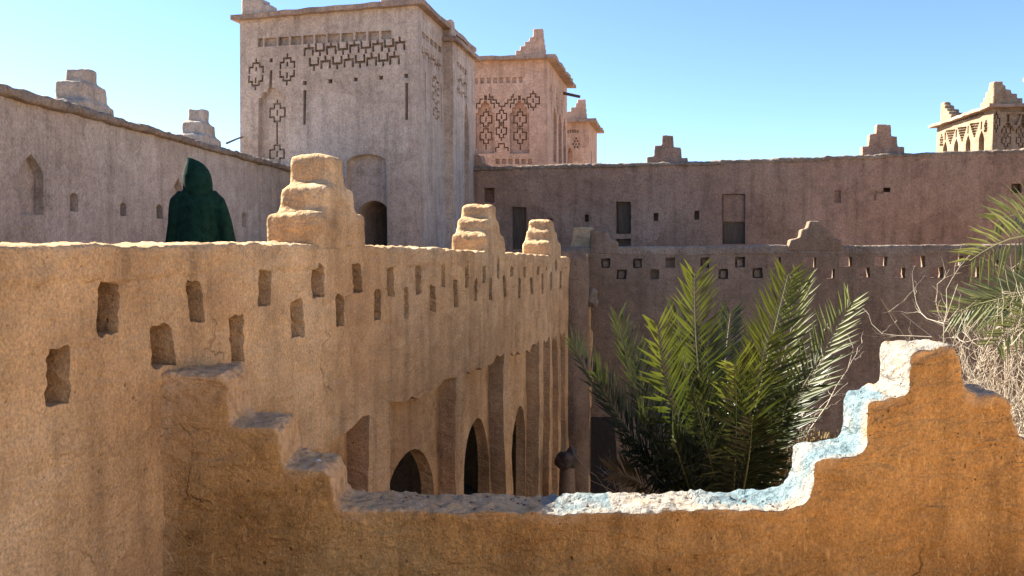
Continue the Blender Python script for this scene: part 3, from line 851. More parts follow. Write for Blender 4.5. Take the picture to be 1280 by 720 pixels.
# tall shallow arch with the doorway inside it
a = f0.px(458.5, 340); t_ = f0.px(458.5, 193); hw = 24 * ps
f0.add([arch(a[0], E - .9, t_[1] - .16, t_[1], hw, 7, .0)], .14)
t_ = f0.px(462, 250)
f0.add([arch(t_[0], E - .9, t_[1] - .30, t_[1], 20 * ps, 7, .1)], 2.7)
# right side
ps1, pz1 = f1.sc(540, 80)
def r1(x0, x1, ya, yb, yc, yd): return [f1.px(x0, yb), f1.px(x1, yd), f1.px(x1, yc), f1.px(x0, ya)]
for k in range(5):
    x0 = 527.5 + 5.1 * k; y0 = 39 + k * 4.3
    f1.add([r1(x0, x0 + 4, y0, y0 + 8, y0 + 3.4, y0 + 10.5)], .08)
for k in range(6):
    x0 = 529 + 4.2 * k; y0 = 66 + k * 3.4; c_ = f1.px(x0, y0)
    f1.add(bracket(c_[0], c_[1], 1.6 * ps1, 6 * pz1, .05, 1 if k % 2 else -1), .05)
f1.add([r1(530.6, 531.8, 90, 142, 91, 143)], .08); f1.add([r1(550.5, 551.6, 104, 152, 105, 153)], .08)
f1.add([r1(541.5, 543, 94, 98, 95, 99)], .1)
for y, h in ((106, 9), (122, 9), (142, 7)):
    c_ = f1.px(544.5, y); f1.add(cross(c_[0], c_[1], 3.0 * ps1, h * .6 * pz1, .05), .05)
mt = tower('decorated_tower', [A1, B1, C1, D1], ZT, {0: f0, 1: f1}, M['tower'],
           'largest grey-beige mud tower with carved stepped patterns and dark arched doorway', seed=90, batter=.006)
corner_merlon(mt, A1 + Vector((.02, .05)), B1 - A1, UR, ZT + .12, .46, .62, .28, M['tower'], 91, 4)
corner_merlon(mt, B1 + Vector((-.02, .05)), A1 - B1, UR, ZT + .12, .46, .70, .28, M['tower'], 92, 4)

# --- wing of that tower
A2 = Vector((-1.62, 16.95)); B2 = Vector((-1.17, 16.83)); UR2 = UR
C2, D2 = B2 + UR2 * 1.75, A2 + UR2 * 1.75
ZW = E + 4.08
g1 = Face(B2, C2, ZW); p1, q1 = g1.sc(578, 90)
for k in range(4):
    x0 = 571.5 + 3.1 * k; y0 = 76 + k * 3.3
    g1.add([[g1.px(x0, y0 + 7), g1.px(x0 + 2.4, y0 + 9), g1.px(x0 + 2.4, y0 + 2.4), g1.px(x0, y0)]], .07)
for k in range(4):
    for r_ in (0, 1):
        c_ = g1.px(572.5 + 3.2 * k, 99 + k * 2.4 + r_ * 14)
        g1.add(bracket(c_[0], c_[1], 1.2 * p1, 6 * q1, .045, 1 if (k + r_) % 2 else -1), .05)
t_ = g1.px(583, 128); g1.add([arch(t_[0], E + .5, t_[1] - .4, t_[1], .20, 6, .5)], .12)
wing = tower('tower_wing', [A2, B2, C2, D2], ZW, {1: g1}, M['tower'], 'narrow tower wing set against the right side of the largest tower', seed=95, eave=(.12, .07), batter=.003)
corner_merlon(wing, B2 + Vector((-.02, .03)), A2 - B2, UR2, ZW + .11, .30, .36, .22, M['tower'], 96, 3)

# --- pink tower
A3, B3 = Vector((-1.55, 24.35)), Vector((.985, 24.0))
C3, D3 = B3 + UR * 4.1, A3 + UR * 4.1
Z3 = E + 5.30
h0 = Face(A3, B3, Z3); h1 = Face(B3, C3, Z3)
ps, pz = h0.sc(630, 140)
zz4 = lambda zx, zy: (570 + zx / 3.79, 40 + zy / 3.79)
for k in range(9):
    x, y = zz4(62 + 30.5 * k, 232 - k * .7)
    h0.add([rpx(h0.fr, x - 2.3, y - 3.6, x + 2.3, y + 3.6)], .06)
for cx in (140, 301):
    P_ = [(cx - 45, 578), (cx + 45, 575), (cx + 45, 385), (cx + 34, 382), (cx + 34, 358), (cx + 20, 355), (cx + 20, 338), (cx + 8, 334), (cx + 8, 326), (cx - 8, 326), (cx - 8, 334), (cx - 20, 338), (cx - 20, 355), (cx - 34, 358), (cx - 34, 382), (cx - 45, 385)]
    h0.add([fpoly(h0.fr, [zz4(*q) for q in P_])], .16)
    for cy in (410, 490):
        c_ = h0.px(*zz4(cx, cy)); h0.add(cross(c_[0], c_[1], 6.0 * ps, 6.2 * pz, 1.7 * ps), .27)
    for y0, y1 in ((525, 552),):
        a = h0.px(*zz4(cx, y0)); b = h0.px(*zz4(cx, y1)); h0.add(stroke([a, b], 1.7 * ps), .27)
    x, y = zz4(cx - 7, 300); x2, y2 = zz4(cx + 7, 324); h0.add([rpx(h0.fr, x, y, x2, y2)], .14)
    # stepped hood beside the niche
    for sg in (-1, 1):
        pl = [h0.px(*zz4(cx + sg * a_, b_)) for a_, b_ in ((14, 318), (26, 318), (26, 338), (42, 338), (42, 360))]
        h0.add(stroke(pl, 1.6 * ps), .12)
for cy in (402, 470):
    c_ = h0.px(*zz4(218, cy)); h0.add(cross(c_[0], c_[1], 4.9 * ps, 5.4 * pz, 1.7 * ps), .12)
c_ = [(190, 565), (190, 548), (204, 548), (204, 530), (232, 530), (232, 548), (248, 548), (248, 562)]
h0.add(stroke([h0.px(*zz4(*q)) for q in c_], 1.6 * ps), .12)
for dz_ in (0,):
    pl = [(158, 296), (158, 308), (175, 308), (175, 322), (192, 322), (192, 338), (205, 338), (205, 352), (232, 352), (232, 338), (245, 338), (245, 322), (262, 322), (262, 308), (270, 308), (270, 296)]
    pl = [(218 + (a - 218) * (1 - dz_ / 60), b - dz_) for a, b in pl]
    h0.add(stroke([h0.px(*zz4(*q)) for q in pl], 1.6 * ps), .12)
c_ = h0.px(*zz4(366, 325)); h0.add(cross(c_[0], c_[1], 6.0 * ps, 5.6 * pz, 1.7 * ps), .12)
for k in range(6):
    x, y = zz4(198 + 30 * k, 614); h0.add([rpx(h0.fr, x - 2.6, y - 3.2, x + 2.6, y + 3.2)], .07)
for zx, y0, y1, hw in ((437, 330, 590, 2.4), (468, 352, 612, 2.2), (492, 380, 622, 1.9), (513, 402, 632, 1.6)):
    xa = 570 + zx / 3.79; a = h1.px(xa - hw, 40 + y1 / 3.79); b = h1.px(xa + hw, 40 + y1 / 3.79); t_ = h1.px(xa, 40 + y0 / 3.79)
    h1.add([arch((a[0] + b[0]) / 2, a[1], t_[1] - .45, t_[1], (b[0] - a[0]) / 2, 5, .6)], .16)
for zx, y0 in ((424, 270), (452, 300), (480, 335), (503, 362)):
    c_ = h1.px(570 + zx / 3.79, 40 + y0 / 3.79); h1.add(cross(c_[0], c_[1], .14, .16, .06), .06)
t3 = tower('decorated_tower', [A3, B3, C3, D3], Z3, {0: h0, 1: h1}, M['tower_pink'],
           'pinkish carved tower with two patterned niches behind the long building', seed=101, eave=(.26, .09))
corner_merlon(t3, B3 + Vector((-.12, .05)), A3 - B3, UR, Z3 + .13, .72, .78, .28, M['tower_pink'], 102, 6)

# --- small farther tower
A4, B4 = Vector((1.7, 34.2)), Vector((3.08, 34.0)); C4, D4 = B4 + UR * 3.0, A4 + UR * 3.0
Z4 = E + 5.0
k0 = Face(A4, B4, Z4); k1 = Face(B4, C4, Z4)
for k in range(5):
    x, y = zz4(532 + 11 * k, 471); k0.add([rpx(k0.fr, x - 1, y - 2, x + 1, y + 2)], .08)
ps, pz = k0.sc(720, 175)
for i, row in enumerate((1, 2, 3, 2)):
    for j in range(row):
        c_ = k0.px(*zz4(570 + (j - (row - 1) / 2) * 13, 505 + i * 13)); k0.add([rect(c_[0] - 1.1 * ps, c_[0] + 1.1 * ps, c_[1] - 1.3 * pz, c_[1] + 1.3 * pz)], .08)
x, y = zz4(540, 640); t_ = k0.px(*zz4(540, 545)); k0.add([arch(t_[0], E + 3.0, t_[1] - .3, t_[1], 3.4 * ps, 5, .6)], .15)
for zx in (617, 628, 641):
    xa = 570 + zx / 3.79; t_ = k1.px(xa, 40 + 555 / 3.79); k1.add([arch(t_[0], E + 3.0, t_[1] - .3, t_[1], .16, 4, .6)], .15)
t4 = tower('decorated_tower', [A4, B4, C4, D4], Z4, {0: k0, 1: k1}, M['tower_pink'], 'smallest farthest tower, just right of the pinkish tower', seed=111, eave=(.28, .11))
corner_merlon(t4, B4 + Vector((-.15, .05)), A4 - B4, UR, Z4 + .12, .78, .95, .3, M['tower_pink'], 112, 5)

# --- sunlit tower on the right
B5 = Vector((14.2, 25.0)); UV = Vector((.095, .995)).normalized(); UX = Vector((.995, -.06)).normalized()
A5 = B5 + UV * 4.1; C5 = B5 + UX * 4.5; D5 = A5 + UX * 4.5
Z5 = E + 4.12
m0 = Face(A5, B5, Z5); m1_ = Face(B5, C5, Z5)
z5 = lambda zx, zy: (1150 + zx / 5.54, 90 + zy / 5.54)
def yb5(zx): return 0
for (xa, xb, yt, yb) in ((160, 190, 480, 560), (235, 268, 460, 548), (318, 352, 435, 540), (408, 445, 405, 532)):
    a = m0.px(*z5(xa, yb)); b = m0.px(*z5(xb, yb)); t_ = m0.px(*z5((xa + xb) / 2, yt))
    s0_, s1_ = min(a[0], b[0]), max(a[0], b[0])
    m0.add([arch((s0_ + s1_) / 2, a[1] - .2, t_[1] - .28, t_[1], (s1_ - s0_) / 2, 5, .6)], .14)
    x = (xa + xb) / 2
    q0 = m0.px(*z5(x, yt - 8)); q1_ = m0.px(*z5(x, yt - 62)); m0.add([rect(q0[0] - .05, q0[0] + .05, q0[1], q1_[1])], .10)
psz = m0.sc(1205, 165)
for (cx, cy) in ((212, 432), (292, 412), (380, 385)):
    for i in range(6):
        for j in range(6 - i):
            x = cx + (j - (5 - i) / 2) * 10.5; y = cy - 25 + i * 17 - (j - (5 - i) / 2) * 1.2
            c_ = m0.px(*z5(x, y)); m0.add([rect(c_[0] - .055, c_[0] + .055, c_[1] - .035, c_[1] + .035)], .07)
for (cx, cy) in ((150, 468), (459, 372)):
    for i, row in enumerate((1, 2, 3, 2, 3)):
        for j in range(row):
            c_ = m0.px(*z5(cx + (j - (row - 1) / 2) * 9, cy - 32 + i * 17)); m0.add([rect(c_[0] - .05, c_[0] + .05, c_[1] - .035, c_[1] + .035)], .07)
for k in range(20):
    x = 180 + 13.5 * k; y = 358 - k * 3.9
    c_ = m0.px(*z5(x, y)); m0.add([rect(c_[0] - .05, c_[0] + .05, c_[1] - .05, c_[1] + .05)], .07)
for k in range(5):
    c_ = m1_.px(*z5(575 + 32 * k, 256)); m1_.add([rect(c_[0] - .09, c_[0] + .09, c_[1] - .08, c_[1] + .08)], .07)
for cx in (612, 715):
    t_ = m1_.px(*z5(cx, 352)); m1_.add([arch(t_[0], E + 2.1, t_[1] - .3, t_[1], .24, 6, .6)], .10)
    q0 = m1_.px(*z5(cx, 345)); q1_ = m1_.px(*z5(cx, 292)); m1_.add([rect(q0[0] - .04, q0[0] + .04, q0[1], q1_[1])], .10)
    for cy in (400, 470):
        c_ = m1_.px(*z5(cx, cy)); m1_.add(cross(c_[0], c_[1], .10, .12, .04), .15)
for i, row in enumerate((4, 3, 2, 1)):
    for j in range(row):
        c_ = m1_.px(*z5(664 + (j - (row - 1) / 2) * 17, 300 + i * 18)); m1_.add([rect(c_[0] - .05, c_[0] + .05, c_[1] - .05, c_[1] + .05)], .07)
c_ = m1_.px(*z5(530, 345)); m1_.add(cross(c_[0], c_[1], .08, .14, .04), .06)
t5 = tower('decorated_tower', [A5, B5, C5, D5], Z5, {0: m0, 1: m1_}, M['tower_gold'],
           'golden tower at the right with one sunlit side of small arched niches', seed=121, eave=(.2, .08))
corner_merlon(t5, B5 + Vector((.05, .12)), UX, UV, Z5 + .13, .62, .85, .26, M['tower_gold'], 122, 5)
corner_merlon(t5, A5 + Vector((.05, -.12)), UX, -UV, Z5 + .13, .62, .85, .26, M['tower_gold'], 123, 5)
# neighbour tower: only its roof corner reaches into the picture
q = at(1296, 99, 35.0)
B6 = Vector((q.x, q.y)) - UV * 4; t6 = tower('decorated_tower', [B6, B6 + UX * 4, B6 + UX * 4 + UV * 4, B6 + UV * 4], q.z, {}, M['tower_gold'], 'tower at the right edge, showing only the tip of its roof', seed=125, eave=(.36, .14))

# ------------------------------------------------------------------ roof pole by the main tower
V = []; Fc = []
tube(V, Fc, [at(283.5, 179, 14.6), at(295, 174, 15.6), at(307, 169.5, 16.6)], [.020, .018, .017], 8)
tag(link('wooden_pole', mesh_from(V, Fc, smooth=40), M['wood']), 'thin wooden pole sticking out from the left side of the largest tower', 'pole')

# ------------------------------------------------------------------ person in a hooded robe
fz = E - .85
pp = Vector((-3.17, 8.5, fz))
per = empty('person', pp)
def loft(V, Fc, rings, n=28):
    i0 = len(V)
    for (x, y, z, rx, ry) in rings:
        for q in range(n):
            a = 2 * math.pi * q / n; V.append((x + rx * math.cos(a), y + ry * math.sin(a), z))
    for k in range(len(rings) - 1):
        for q in range(n): Fc.append([i0 + k * n + q, i0 + k * n + (q + 1) % n, i0 + (k + 1) * n + (q + 1) % n, i0 + (k + 1) * n + q])
    Fc.append([i0 + q for q in reversed(range(n))]); Fc.append([i0 + (len(rings) - 1) * n + q for q in range(n)])
# body (mostly hidden): one skinned figure
sv = []; se = []; sr = []
def J(p, r, par=None):
    sv.append(p); sr.append(r)
    if par is not None: se.append((par, len(sv) - 1))
    return len(sv) - 1
pel = J((0, 0, .92), .13); ch = J((0, 0, 1.18), .14, pel); ck = J((0, .0, 1.36), .11, ch); nk = J((0, .01, 1.45), .055, ck)
hd = J((0, .02, 1.53), .075, nk); h2 = J((0, .02, 1.61), .08, hd); h3 = J((0, .01, 1.66), .05, h2)
ns = J((0, .105, 1.565), .016, hd)
for sg in (-1, 1):
    sh = J((sg * .15, 0, 1.37), .055, ck); el = J((sg * .225, -.005, 1.10), .045, sh); wr = J((sg * .265, .05, .86), .03, el)
    pm_ = J((sg * .27, .07, .80), .033, wr)
    for f_, (dx, dy, ln) in enumerate(((.0, .035, .07), (.004, .015, .08), (.004, -.005, .075), (.0, -.024, .06))):
        k1_ = J((sg * (.273 + dx), .07 + dy, .765), .010, pm_); k2_ = J((sg * (.271 + dx), .075 + dy, .765 - ln * .5), .0095, k1_); J((sg * (.262 + dx), .078 + dy, .765 - ln), .008, k2_)
    th_ = J((sg * .262, .105, .80), .011, pm_); J((sg * .256, .115, .765), .010, th_)
    hp = J((sg * .095, 0, .86), .095, pel); kn = J((sg * .10, .02, .47), .06, hp); an = J((sg * .10, 0, .08), .042, kn); J((sg * .11, .14, .04), .035, an)
sm = bpy.data.meshes.new('body'); sm.from_pydata(sv, se, []); so = bpy.data.objects.new('tmp', sm); COL.objects.link(so)
so.modifiers.new('k', 'SKIN'); ss_ = so.modifiers.new('u', 'SUBSURF'); ss_.levels = 1
for i, r_ in enumerate(sr): sm.skin_vertices[0].data[i].radius = (r_, r_); sm.skin_vertices[0].data[i].use_root = (i == 0)
dg = bpy.context.evaluated_depsgraph_get(); dg.update(); bm_ = bpy.data.meshes.new_from_object(so.evaluated_get(dg)); bpy.data.objects.remove(so)
bm_.polygons.foreach_set('use_smooth', [True] * len(bm_.polygons))
bm_.materials.clear(); link('body', bm_, M['skin'], per)
V = []; Fc = []
loft(V, Fc, [(0, 0, .03, .27, .26), (0, 0, .5, .24, .215), (0, 0, .9, .205, .175), (0, 0, 1.15, .195, .16), (0, 0, 1.29, .195, .15), (0, 0, 1.375, .18, .125), (0, -.01, 1.43, .115, .105)])
for sg in (-1, 1):
    o_ = .035 if sg > 0 else 0
    pts = [(sg * .13, 0, 1.365), (sg * .19, 0, 1.30), (sg * (.222 + o_ * .3), -.005, 1.14), (sg * (.248 + o_ * .8), .02, .98), (sg * (.262 + o_), .045, .86)]
    tube(V, Fc, pts, [.068, .078, .076, .074, .085], 20)
loft(V, Fc, [(.01, -.02, 1.35, .125, .115), (.012, -.03, 1.42, .138, .13), (.01, -.03, 1.49, .142, .138), (.006, -.03, 1.56, .135, .135), (-.002, -.03, 1.62, .115, .12), (-.016, -.035, 1.67, .086, .095), (-.036, -.04, 1.71, .054, .065), (-.056, -.05, 1.735, .028, .032), (-.078, -.06, 1.742, .014, .016)])
rm = soften(mesh_from(V, Fc), .012, 3, ((3, .010),), 131, 0)
Pn = coords(rm); Nr = normals(rm)
fold = np.sin(Pn[:, 0] * 26 + 3 * vnoise(Pn * np.array([1, 1, .5]), 4, 5)) * .010 * np.clip((1.42 - Pn[:, 2]) * 3, 0, 1) + vnoise(Pn * np.array([2.2, 2.2, .7]), 5, 9) * .010
Pn += Nr * fold[:, None]; rm.vertices.foreach_set('co', Pn.ravel()); rm.update()
ro = link('hooded_robe', rm, M['robe'], per)
# open the hood at the face side
cb = bmesh.new(); bmesh.ops.create_icosphere(cb, subdivisions=3, radius=1.0, matrix=Matrix.Translation((0, .10, 1.55)) @ Matrix.Diagonal((.095, .145, .125, 1)))
cme = bpy.data.meshes.new('cut'); cb.to_mesh(cme); cb.free(); co_ = bpy.data.objects.new('cut', cme); COL.objects.link(co_); co_.location = pp
bo = ro.modifiers.new('b', 'BOOLEAN'); bo.operation = 'DIFFERENCE'; bo.object = co_; bo.solver = 'EXACT'
bpy.context.view_layer.update(); dg = bpy.context.evaluated_depsgraph_get(); nm = bpy.data.meshes.new_from_object(ro.evaluated_get(dg))
ro.modifiers.clear(); ro.data = nm; bpy.data.objects.remove(co_)
per.rotation_euler.z = R(6)
tag(per, 'person in a dark green pointed-hood robe seen from behind on the terrace', 'person')

# ------------------------------------------------------------------ palms
def frond(name, base, tip, bulge, par, mat, L_leaf=.27, n=58, vee=28, width=.011, face=None, t0=.12, seed=0, droop=0.0, curl=0.0):
    rnd = random.Random(seed)
    base, tip, bulge = Vector(base), Vector(tip), Vector(bulge)
    ctrl = (base + tip) / 2 + bulge
    Bz = lambda t: base * (1 - t) ** 2 + ctrl * 2 * t * (1 - t) + tip * t * t
    Tz = lambda t: ((ctrl - base) * 2 * (1 - t) + (tip - ctrl) * 2 * t).normalized()
    V = []; Fc = []
    ln = (tip - base).length
    # rachis
    rv = []; rf = []
    tube(rv, rf, [Bz(i / 14) for i in range(15)], [.016 * (1 - .86 * i / 14) for i in range(15)], 5)
    ro_ = child(name, mesh_from(rv, rf, smooth=60), M['rachis'], par)
    tv = []
    ref = Vector(face) if face is not None else Vector((0, 0, 1))
    for i in range(n):
        t = t0 + (1 - t0) * (i + .5) / n
        p = Bz(t); tg = Tz(t)
        nn = (ref - tg * ref.dot(tg)).normalized(); b = tg.cross(nn)
        prof = min(1, (t - t0) / .22 + .35) * (1 - .55 * max(0, (t - .45) / .55) ** 1.4)
        for sg in (-1, 1):
            l = L_leaf * prof * rnd.uniform(.86, 1.1)
            th = R(60 - 24 * t + rnd.uniform(-8, 8)); ph = R(vee + rnd.uniform(-12, 12))
            d = (tg * math.cos(th) + (b * sg * math.cos(ph) + nn * math.sin(ph)) * math.sin(th)).normalized()
            q0 = p + tg * rnd.uniform(-.006, .006)
            sd = d.cross(nn).normalized(); up_ = sd.cross(d)
            sag = Vector((0, 0, -1)) * droop * l
            w_ = width * rnd.uniform(.85, 1.15)
            m_ = q0 + d * l * .38; i0 = len(V)
            V += [tuple(q0), tuple(m_ + sd * w_ + up_ * w_ * .35 + sag * .2), tuple(m_ + sag * .2), tuple(m_ - sd * w_ + up_ * w_ * .35 + sag * .2), tuple(q0 + d * l + sag)]
            tv += [max(0, (t - .45) / .55)] * 5
            Fc += [(i0, i0 + 2, i0 + 1), (i0, i0 + 3, i0 + 2), (i0 + 2, i0 + 4, i0 + 1), (i0 + 2, i0 + 3, i0 + 4)]
    me = bpy.data.meshes.new('leaflets'); me.from_pydata(V, [], Fc)
    ta = me.attributes.new('tip', 'FLOAT', 'POINT'); ta.data.foreach_set('value', np.array(tv, dtype=np.float32))
    lo = link('leaflets', me, mat, ro_)
    return ro_

def palm_trunk(par, c, z0, z1, r, seed):
    V = []; Fc = []; rnd = random.Random(seed)
    tube(V, Fc, [(c.x, c.y, z0 + (z1 - z0) * i / 10) for i in range(11)], [r * (1.15 - .15 * i / 10 + .06 * (i % 2)) for i in range(11)], 14)
    # old leaf bases
    for i in range(46):
        a = i * 2.4; z = z0 + (z1 - z0) * (i + 1) / 47
        d = Vector((math.cos(a), math.sin(a), 0))
        b_ = Vector((c.x, c.y, z)) + d * r * .8
        tube(V, Fc, [b_, b_ + d * .07 + Vector((0, 0, .07)), b_ + d * .10 + Vector((0, 0, .16))], [.055, .045, .02], 5)
    child('trunk', mesh_from(V, Fc), M['trunk'], par)

pc = Vector((1.90, 7.55, 0))
palm = empty('date_palm', pc)
palm_trunk(palm, pc, 0, E - 2.75, .20, 3)
crown = Vector((pc.x, pc.y, E - 2.72))
FR_ = [  # tip px, py, depth, bulge (right, toward far, up), leaflet length, material, facing
    (868, 342, 7.30, (-.20, -.1, .25), .40, 'frond', (.15, -1, .35)),
    (822, 407, 6.75, (-.22, -.2, .25), .42, 'frond', (.35, -.9, .5)),
    (985, 344, 7.25, (.0, -.1, .25), .41, 'frond', (-.2, -1, .4)),
    (1004, 352, 7.7, (.14, .0, .25), .38, 'frond', (-.7, -.6, .5)),
    (1064, 377, 7.3, (.05, -.05, .15), .38, 'frond', (-.6, -.7, .5)),
    (918, 455, 6.4, (.0, -.25, .36), .44, 'frond', (0, -.75, .7)),
    (958, 425, 6.8, (.04, -.2, .30), .40, 'frond', (-.3, -.8, .6)),
    (913, 392, 8.3, (.0, .2, .25), .34, 'frond_shade', (0, -.9, .4)),
    (846, 384, 8.0, (-.1, .2, .25), .36, 'frond_shade', (.3, -.9, .4)),
    (772, 398, 7.6, (-.30, .0, .22), .38, 'frond_shade', (.7, -.6, .5)),
    (716, 431, 7.4, (-.35, .0, .22), .38, 'frond_shade', (.7, -.5, .7)),
    (745, 470, 7.0, (-.30, -.1, .18), .38, 'frond_shade', (.6, -.6, .6)),
    (1028, 450, 7.9, (.1, .1, .2), .34, 'frond_shade', (-.6, -.6, .5)),
    (866, 490, 6.6, (-.1, -.2, .28), .40, 'frond_shade', (.2, -.8, .6)),
    (800, 520, 6.7, (-.2, -.2, .25), .36, 'frond_shade', (.5, -.6, .7)),
    (985, 500, 6.8, (.1, -.1, .22), .36, 'frond_shade', (-.5, -.6, .6)),
    (780, 560, 6.9, (-.2, -.1, .2), .34, 'frond_shade', (.5, -.6, .7)),
    (840, 545, 6.5, (-.1, -.2, .22), .36, 'frond_shade', (.3, -.7, .7)),
    (940, 520, 6.4, (.05, -.2, .22), .36, 'frond_shade', (-.1, -.7, .7)),
    (885, 420, 7.9, (-.05, .1, .2), .36, 'frond_shade', (.1, -.9, .4)),
    (795, 440, 7.8, (-.2, .1, .2), .36, 'frond_shade', (.5, -.8, .4)),
    (1035, 560, 7.1, (.1, -.1, .30), .30, 'frond_dry', (-.5, -.6, .6)),
    (765, 590, 7.0, (-.2, -.1, .35), .30, 'frond_dry', (.5, -.6, .7)),
    (900, 470, 9.0, (.0, .4, .3), .32, 'frond_shade', (0, .4, .8)),
    (820, 500, 8.9, (-.1, .4, .3), .32, 'frond_shade', (.3, .4, .8)),
]
for i, (x, y, Y, bl, ll, mt_, fc) in enumerate(FR_):
    a = i * 2.4
    b0 = crown + Vector((math.cos(a) * .08, math.sin(a) * .06, random.uniform(-.1, .05)))
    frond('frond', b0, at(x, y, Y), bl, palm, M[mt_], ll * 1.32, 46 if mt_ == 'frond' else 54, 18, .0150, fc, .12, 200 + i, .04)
tag(palm, 'young date palm with upright feathery fronds in the courtyard', 'palm')

rc = at(1405, 390, 5.6)
palm2 = empty('date_palm', (rc.x, rc.y, 0))
palm_trunk(palm2, Vector((rc.x, rc.y, 0)), 0, rc.z, .2, 5)
for i, (x, y, Y, bl, ll, mt_, fc) in enumerate((
        (1212, 326, 4.9, (-.02, -.1, .60), .42, 'frond_pale', (.3, -.85, .35)),
        (1246, 276, 5.3, (-.05, .0, .50), .38, 'frond_pale', (.2, -.8, .5)),
        (1192, 392, 5.9, (-.1, -.1, .24), .38, 'frond_pale', (.1, -.85, .5)),
        (1232, 384, 6.0, (-.1, .0, .26), .36, 'frond', (.1, -.8, .5)),
        (1245, 430, 5.2, (-.1, .0, .20), .36, 'frond_pale', (0, -.8, .6)),
        (1480, 230, 6.0, (.0, .0, .30), .36, 'frond', (-.5, -.7, .5)),
        (1600, 380, 5.6, (.2, .0, .40), .36, 'frond', (.3, -.7, .6)))):
    frond('frond', (rc.x, rc.y, rc.z), at(x, y, Y), bl, palm2, M[mt_], ll, 34, 14, .011, fc, .2, 300 + i, .10)
tag(palm2, 'palm at the right edge with pale drooping fronds reaching in', 'palm')

# ------------------------------------------------------------------ dry twig bushes
def twig_bush(name, base, aims, label, seed, r0=.012, kids=7, curl=.25):
    rnd = random.Random(seed)
    root = empty(name, base)
    for tip in aims:
        V = []; Fc = []
        def br(p, q, r, depth):
            n = 7; pts = []
            off = Vector((rnd.uniform(-1, 1), rnd.uniform(-1, 1), rnd.uniform(-.8, .45))) * (q - p).length * curl
            for i in range(n):
                t = i / (n - 1)
                j = Vector((rnd.uniform(-1, 1), rnd.uniform(-1, 1), rnd.uniform(-1, 1))) * (q - p).length * .035
                pts.append(p * (1 - t) ** 2 + ((p + q) / 2 + off) * 2 * t * (1 - t) + q * t * t + (j if 0 < i else Vector()))
            tube(V, Fc, pts, [r * (1 - .7 * i / (n - 1)) for i in range(n)], 4)
            if depth > 0:
                for k in range(kids if depth == 2 else 4):
                    i = rnd.randint(1, n - 2)
                    d = (pts[i + 1] - pts[i]).normalized()
                    d = (d + Vector((rnd.uniform(-1, 1), rnd.uniform(-1, 1), rnd.uniform(-.8, .9))) * .9).normalized()
                    br(pts[i], pts[i] + d * (q - p).length * rnd.uniform(.22, .5), r * .55, depth - 1)
        br(Vector(base), Vector(tip), r0, 2)
        child('branch', mesh_from(V, Fc), M['twig'], root)
    tag(root, label, 'bush')
    return root
b0 = at(1262, 600, 5.7)
rnd = random.Random(5)
aims = [at(rnd.uniform(1190, 1350), rnd.uniform(350, 470), rnd.uniform(5.3, 6.3)) for _ in range(28)] + [at(1125, 398, 5.6), at(1140, 415, 5.7), at(1300, 360, 5.7)]
twig_bush('dry_bush', b0, aims, 'tangled dry leafless bush behind the right stepped gable', 11, .0058, 9, .4)
b1 = at(1000, 560, 8.6)
twig_bush('dry_bush', b1, [at(1040, 395, 8.5), at(1066, 418, 8.5), at(1050, 440, 8.4), at(1036, 465, 8.3)], 'few bare pale twigs beside the young palm', 12, .009, 3, .35)
b2 = at(800, 640, 8.3)
twig_bush('dry_bush', b2, [at(712, 560, 8.2), at(728, 590, 8.0), at(760, 560, 8.4)], 'thin dry twigs low on the left below the young palm', 13, .007, 2, .3)

# ------------------------------------------------------------------ small things
def lump(name, c, r, mat, seed, par=None, sub=3, amp=.12, sq=(1, 1, 1)):
    b = bmesh.new(); bmesh.ops.create_icosphere(b, subdivisions=sub, radius=1)
    me = bpy.data.meshes.new(name); b.to_mesh(me); b.free()
    P = coords(me); P *= (1 + amp * vnoise(P, 1.6, seed) + amp * .5 * vnoise(P, 4, seed + 1))[:, None]
    P = P * np.array(sq) * r + np.array(c)
    me.vertices.foreach_set('co', P.ravel()); me.update(); me.polygons.foreach_set('use_smooth', [True] * len(me.polygons))
    return child(name, me, mat, par) if par else link(name, me, mat)
c = at(709, 575, 11.2)
sp_ = empty('stone_post', (c.x, c.y, 0))
lump('round_head', c, .15, M['stone'], 4, sp_, 4, .34)
V = []; Fc = []; tube(V, Fc, [(c.x, c.y, 0), (c.x + .01, c.y, c.z * .5), (c.x, c.y, c.z - .08)], [.14, .12, .10], 12)
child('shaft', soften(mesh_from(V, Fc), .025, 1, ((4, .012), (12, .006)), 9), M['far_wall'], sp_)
tag(sp_, 'rough round stone head on a short post in the dark corner', 'post')
V = []; Fc = []
p0, p1 = at(731, 610, 11.8), at(739, 522, 12.3)
u = Vector((1, .1)); 
q0 = Vector((p0.x, p0.y, 0.02)); q1 = Vector((p1.x, p1.y, p1.z))
q1.x += .05; q0.x += .22
for q_, hw in ((q0, .26), (q1, .17)):
    for dx, dy in ((-hw, 0), (hw, 0), (hw, .05), (-hw, .05)): V.append((q_.x + dx + .12, q_.y + dy, q_.z))
Fc = [(3, 2, 1, 0), (4, 5, 6, 7), (0, 1, 5, 4), (1, 2, 6, 5), (2, 3, 7, 6), (3, 0, 4, 7)]
tag(link('leaning_board', mesh_from(V, Fc), M['dark_wood']), 'dark board leaning in the shaded corner beside the palm', 'board')
c = at(398, 584, 4.18); tag(lump('pebble', (c.x, c.y, FF.hit(385, 588)[1] + .012), .014, M['pebble'], 8, None, 2, .2, (1, .8, .7)), 'small white pebble on the lowest left step of the front parapet', 'pebble')
V = []; Fc = []
tube(V, Fc, [at(203, 640, 4.0), at(206, 652, 3.99), at(204, 664, 4.0)], [.0016, .0018, .001], 5)
tag(link('straw_stalk', mesh_from(V, Fc), M['straw']), 'upper of two straw stalks stuck in the left corner of the front parapet', 'straw', 'straws in the wall corner')
V = []; Fc = []
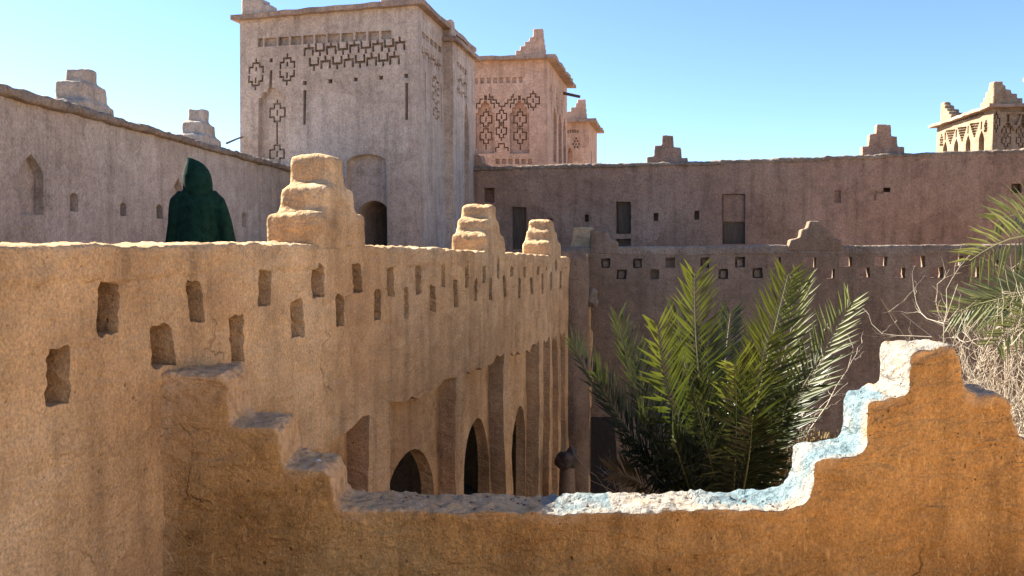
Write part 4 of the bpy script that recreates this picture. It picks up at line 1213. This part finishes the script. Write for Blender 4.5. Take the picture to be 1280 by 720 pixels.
tube(V, Fc, [at(203, 682, 4.02), at(211, 692, 3.98), at(217, 703, 4.0)], [.0016, .0018, .001], 5)
tag(link('straw_stalk', mesh_from(V, Fc), M['straw']), 'lower of two straw stalks stuck in the left corner of the front parapet', 'straw', 'straws in the wall corner')

# loose crumbs of clay on the shaded steps and top of the front parapet
V = []; Fc = []; rc_ = random.Random(21)
fx = [p[0] for p in FTOP]; fzz = [p[1] for p in FTOP]
for i in range(150):
    x = rc_.uniform(-1.5, 1.35) if i % 3 else rc_.uniform(-1.0, .3)
    z0 = float(np.interp(x, fx, fzz)); z1 = float(np.interp(x + .05, fx, fzz)); z2 = float(np.interp(x - .05, fx, fzz))
    if abs(z1 - z2) > .03: continue
    r = rc_.uniform(.003, .009) * (1.5 if rc_.random() < .08 else 1)
    b = bmesh.new(); bmesh.ops.create_icosphere(b, subdivisions=1, radius=r)
    i0 = len(V); y = rc_.uniform(4.09, 4.34)
    for v in b.verts:
        k = 1 + rc_.uniform(-.25, .25); V.append((x + v.co.x * k * 1.2, y + v.co.y * k, z0 - .004 + v.co.z * k * .8))
    Fc += [[i0 + v.index for v in f.verts] for f in b.faces]; b.free()
tag(link('clay_crumbs', mesh_from(V, Fc), M['coping']), 'loose clay crumbs lying on the front parapet top', 'gravel', kind='stuff')

# roof beam end poking out from the pink tower, and two weeds on the roof edge
V = []; Fc = []
tube(V, Fc, [at(702, 116, 27.2), at(725, 121, 27.0)], [.05, .045], 8)
child('beam_end', mesh_from(V, Fc, smooth=40), M['wood'], t3)
for k, px in enumerate((741, 749)):
    V = []; Fc = []; b_ = at(px, 208, 18.3); rw_ = random.Random(k)
    for i in range(7):
        d = Vector((rw_.uniform(-.09, .09), rw_.uniform(-.05, .05), rw_.uniform(.06, .13)))
        tube(V, Fc, [b_ - Vector((0, 0, .05)), b_ + d * .6, b_ + d], [.008, .006, .002], 4)
    tag(link('dry_weed', mesh_from(V, Fc), M['twig']), 'left of two tiny dry weeds on the long roof edge' if k == 0 else 'right of two tiny dry weeds on the long roof edge', 'weed', 'dry weeds on the roof edge')
